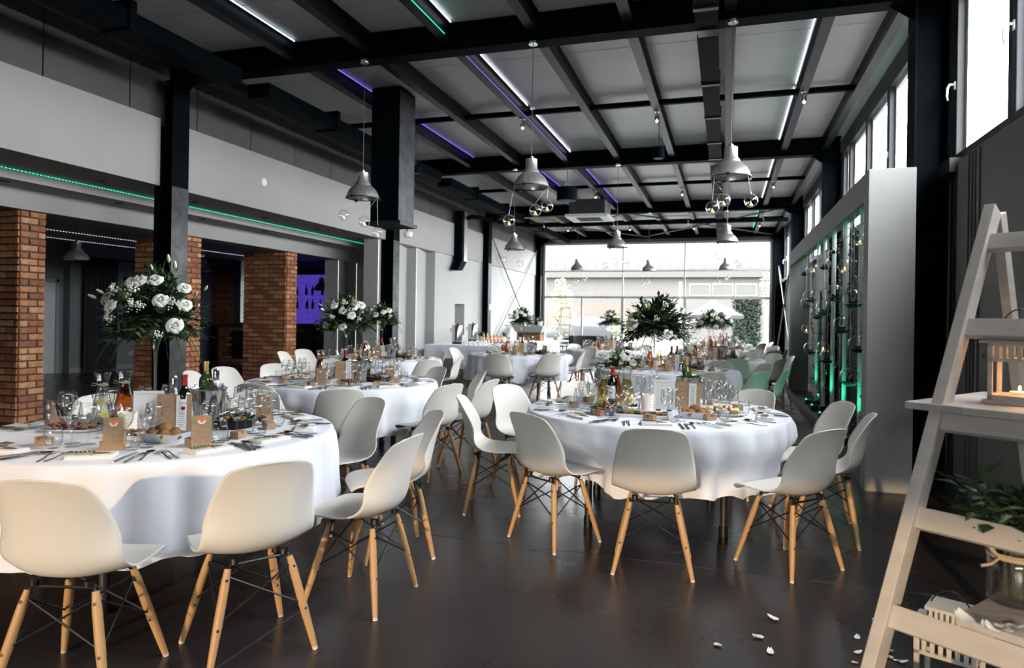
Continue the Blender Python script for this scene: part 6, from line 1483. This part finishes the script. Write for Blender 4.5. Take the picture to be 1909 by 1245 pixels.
def hedge(lab, x0, x1, y0, y1, z1, seed):
    t = thing('hedge', lab, 'hedge', (0, 0, 0)); rnd = random.Random(seed); b = N('hedge').box(x0+.15, x1-.15, y0+.15, y1-.15, 0, z1-.15)
    for k in range(2600):
        f = rnd.random(); x = rnd.uniform(x0, x1); z = rnd.uniform(0.05, z1); y = y0+.12
        if f > .8: y = rnd.uniform(y0, y1); z = z1-.1
        b.leaf((x, y, z), (rnd.uniform(-1, 1), -abs(rnd.gauss(0, .6)), rnd.uniform(-.4, 1)), (0, 0, 1), .20, .06)
    stuff(b.ob('foliage', t, fix=False))
hedge('tall clipped green hedge block right of the parasol', 0.35, 1.75, 38, 39.4, 2.62, 2)
o = thing('parasol', 'large grey garden parasol outside the glazing', 'parasol', (-0.55, 33.5, 0))
b = N('parasol').lathe([(1.45, 1.50), (1.45, 1.66), (.75, 1.98), (0, 2.38)], 8, RZ(PI/8)); b.ob('canopy', o, fix=False)
N('steel_worn').tube((0, 0, 0), (0, 0, 2.35), .03).ob('pole', o); N('wall_grey').lathe([(0, 0), (.35, 0), (.3, .12), (0, .14)], 16).ob('base', o)
for k in range(8): N('steel_worn').tube((0, 0, 2.30), (1.40*math.cos(k*PI/4+PI/8), 1.40*math.sin(k*PI/4+PI/8), 1.62), .012, n=5).ob('rib', o)
# parked car
ca = thing('car', 'pale silver hatchback parked outside the left glazing', 'car', (-7.2, 36.0, 0))
prof = [(-1.9, .35), (-1.95, .7), (-1.75, .95), (-1.15, 1.02), (-.55, 1.42), (.55, 1.48), (1.35, 1.30), (1.75, .98), (1.9, .75), (1.85, .35)]
b = N('car_paint'); vs = [(x, y, z) for y in (-.82, .82) for x, z in prof]; k = len(prof)
b.add(vs, [tuple(range(k)), tuple(range(2*k-1, k-1, -1))] + [(i, (i+1) % k, k+(i+1) % k, k+i) for i in range(k)]); b.ob('body', ca, bevel=.06, smooth=True)
for s in (-.83, .81): N('car_glass').add([(-1.0, s, 1.0), (-.5, s, 1.36), (.5, s, 1.42), (1.2, s, 1.25), (1.45, s, 1.0), (-1.0, s+.02, 1.0), (-.5, s+.02, 1.36), (.5, s+.02, 1.42), (1.2, s+.02, 1.25), (1.45, s+.02, 1.0)], [(0, 1, 2, 3, 4), (9, 8, 7, 6, 5), (0, 1, 6, 5), (1, 2, 7, 6), (2, 3, 8, 7), (3, 4, 9, 8), (4, 0, 5, 9)]).ob('side_window', ca)
for x in (-1.2, 1.2):
    for y in (-.8, .62): N('tyre').lathe([(0, 0), (.3, 0), (.32, .03), (.32, .15), (.3, .18), (0, .18)], 20).ob('wheel', ca, (x, y, .32)).rotation_euler.x = -PI/2
# white posts of a pergola behind the hedge
for i, x in enumerate((1.95, -2.3)):
    p = N('wall_white').box(x-.06, x+.06, 36.9, 37.02, -.06, 2.2 if i == 0 else 3.4).ob('post'); tag(p, ('white garden post right of the hedge', 'pale post left of the parasol')[i], 'post')
# dark block added out of view behind the camera to cut low sky light
struct(N('gravel').box(2.4, 60, -9.1, 25.6, -0.2, -0.06).ob('ground_side'))
struct(N('gravel').box(-60, -7.2, -9.1, -0.3, -0.2, -0.06).ob('ground_terrace'))
struct(N('hedge').box(-60, 60, -62, -60, -.1, 9.0).ob('sky_block'), 'unseen dark block added across the front yard against low sky light')
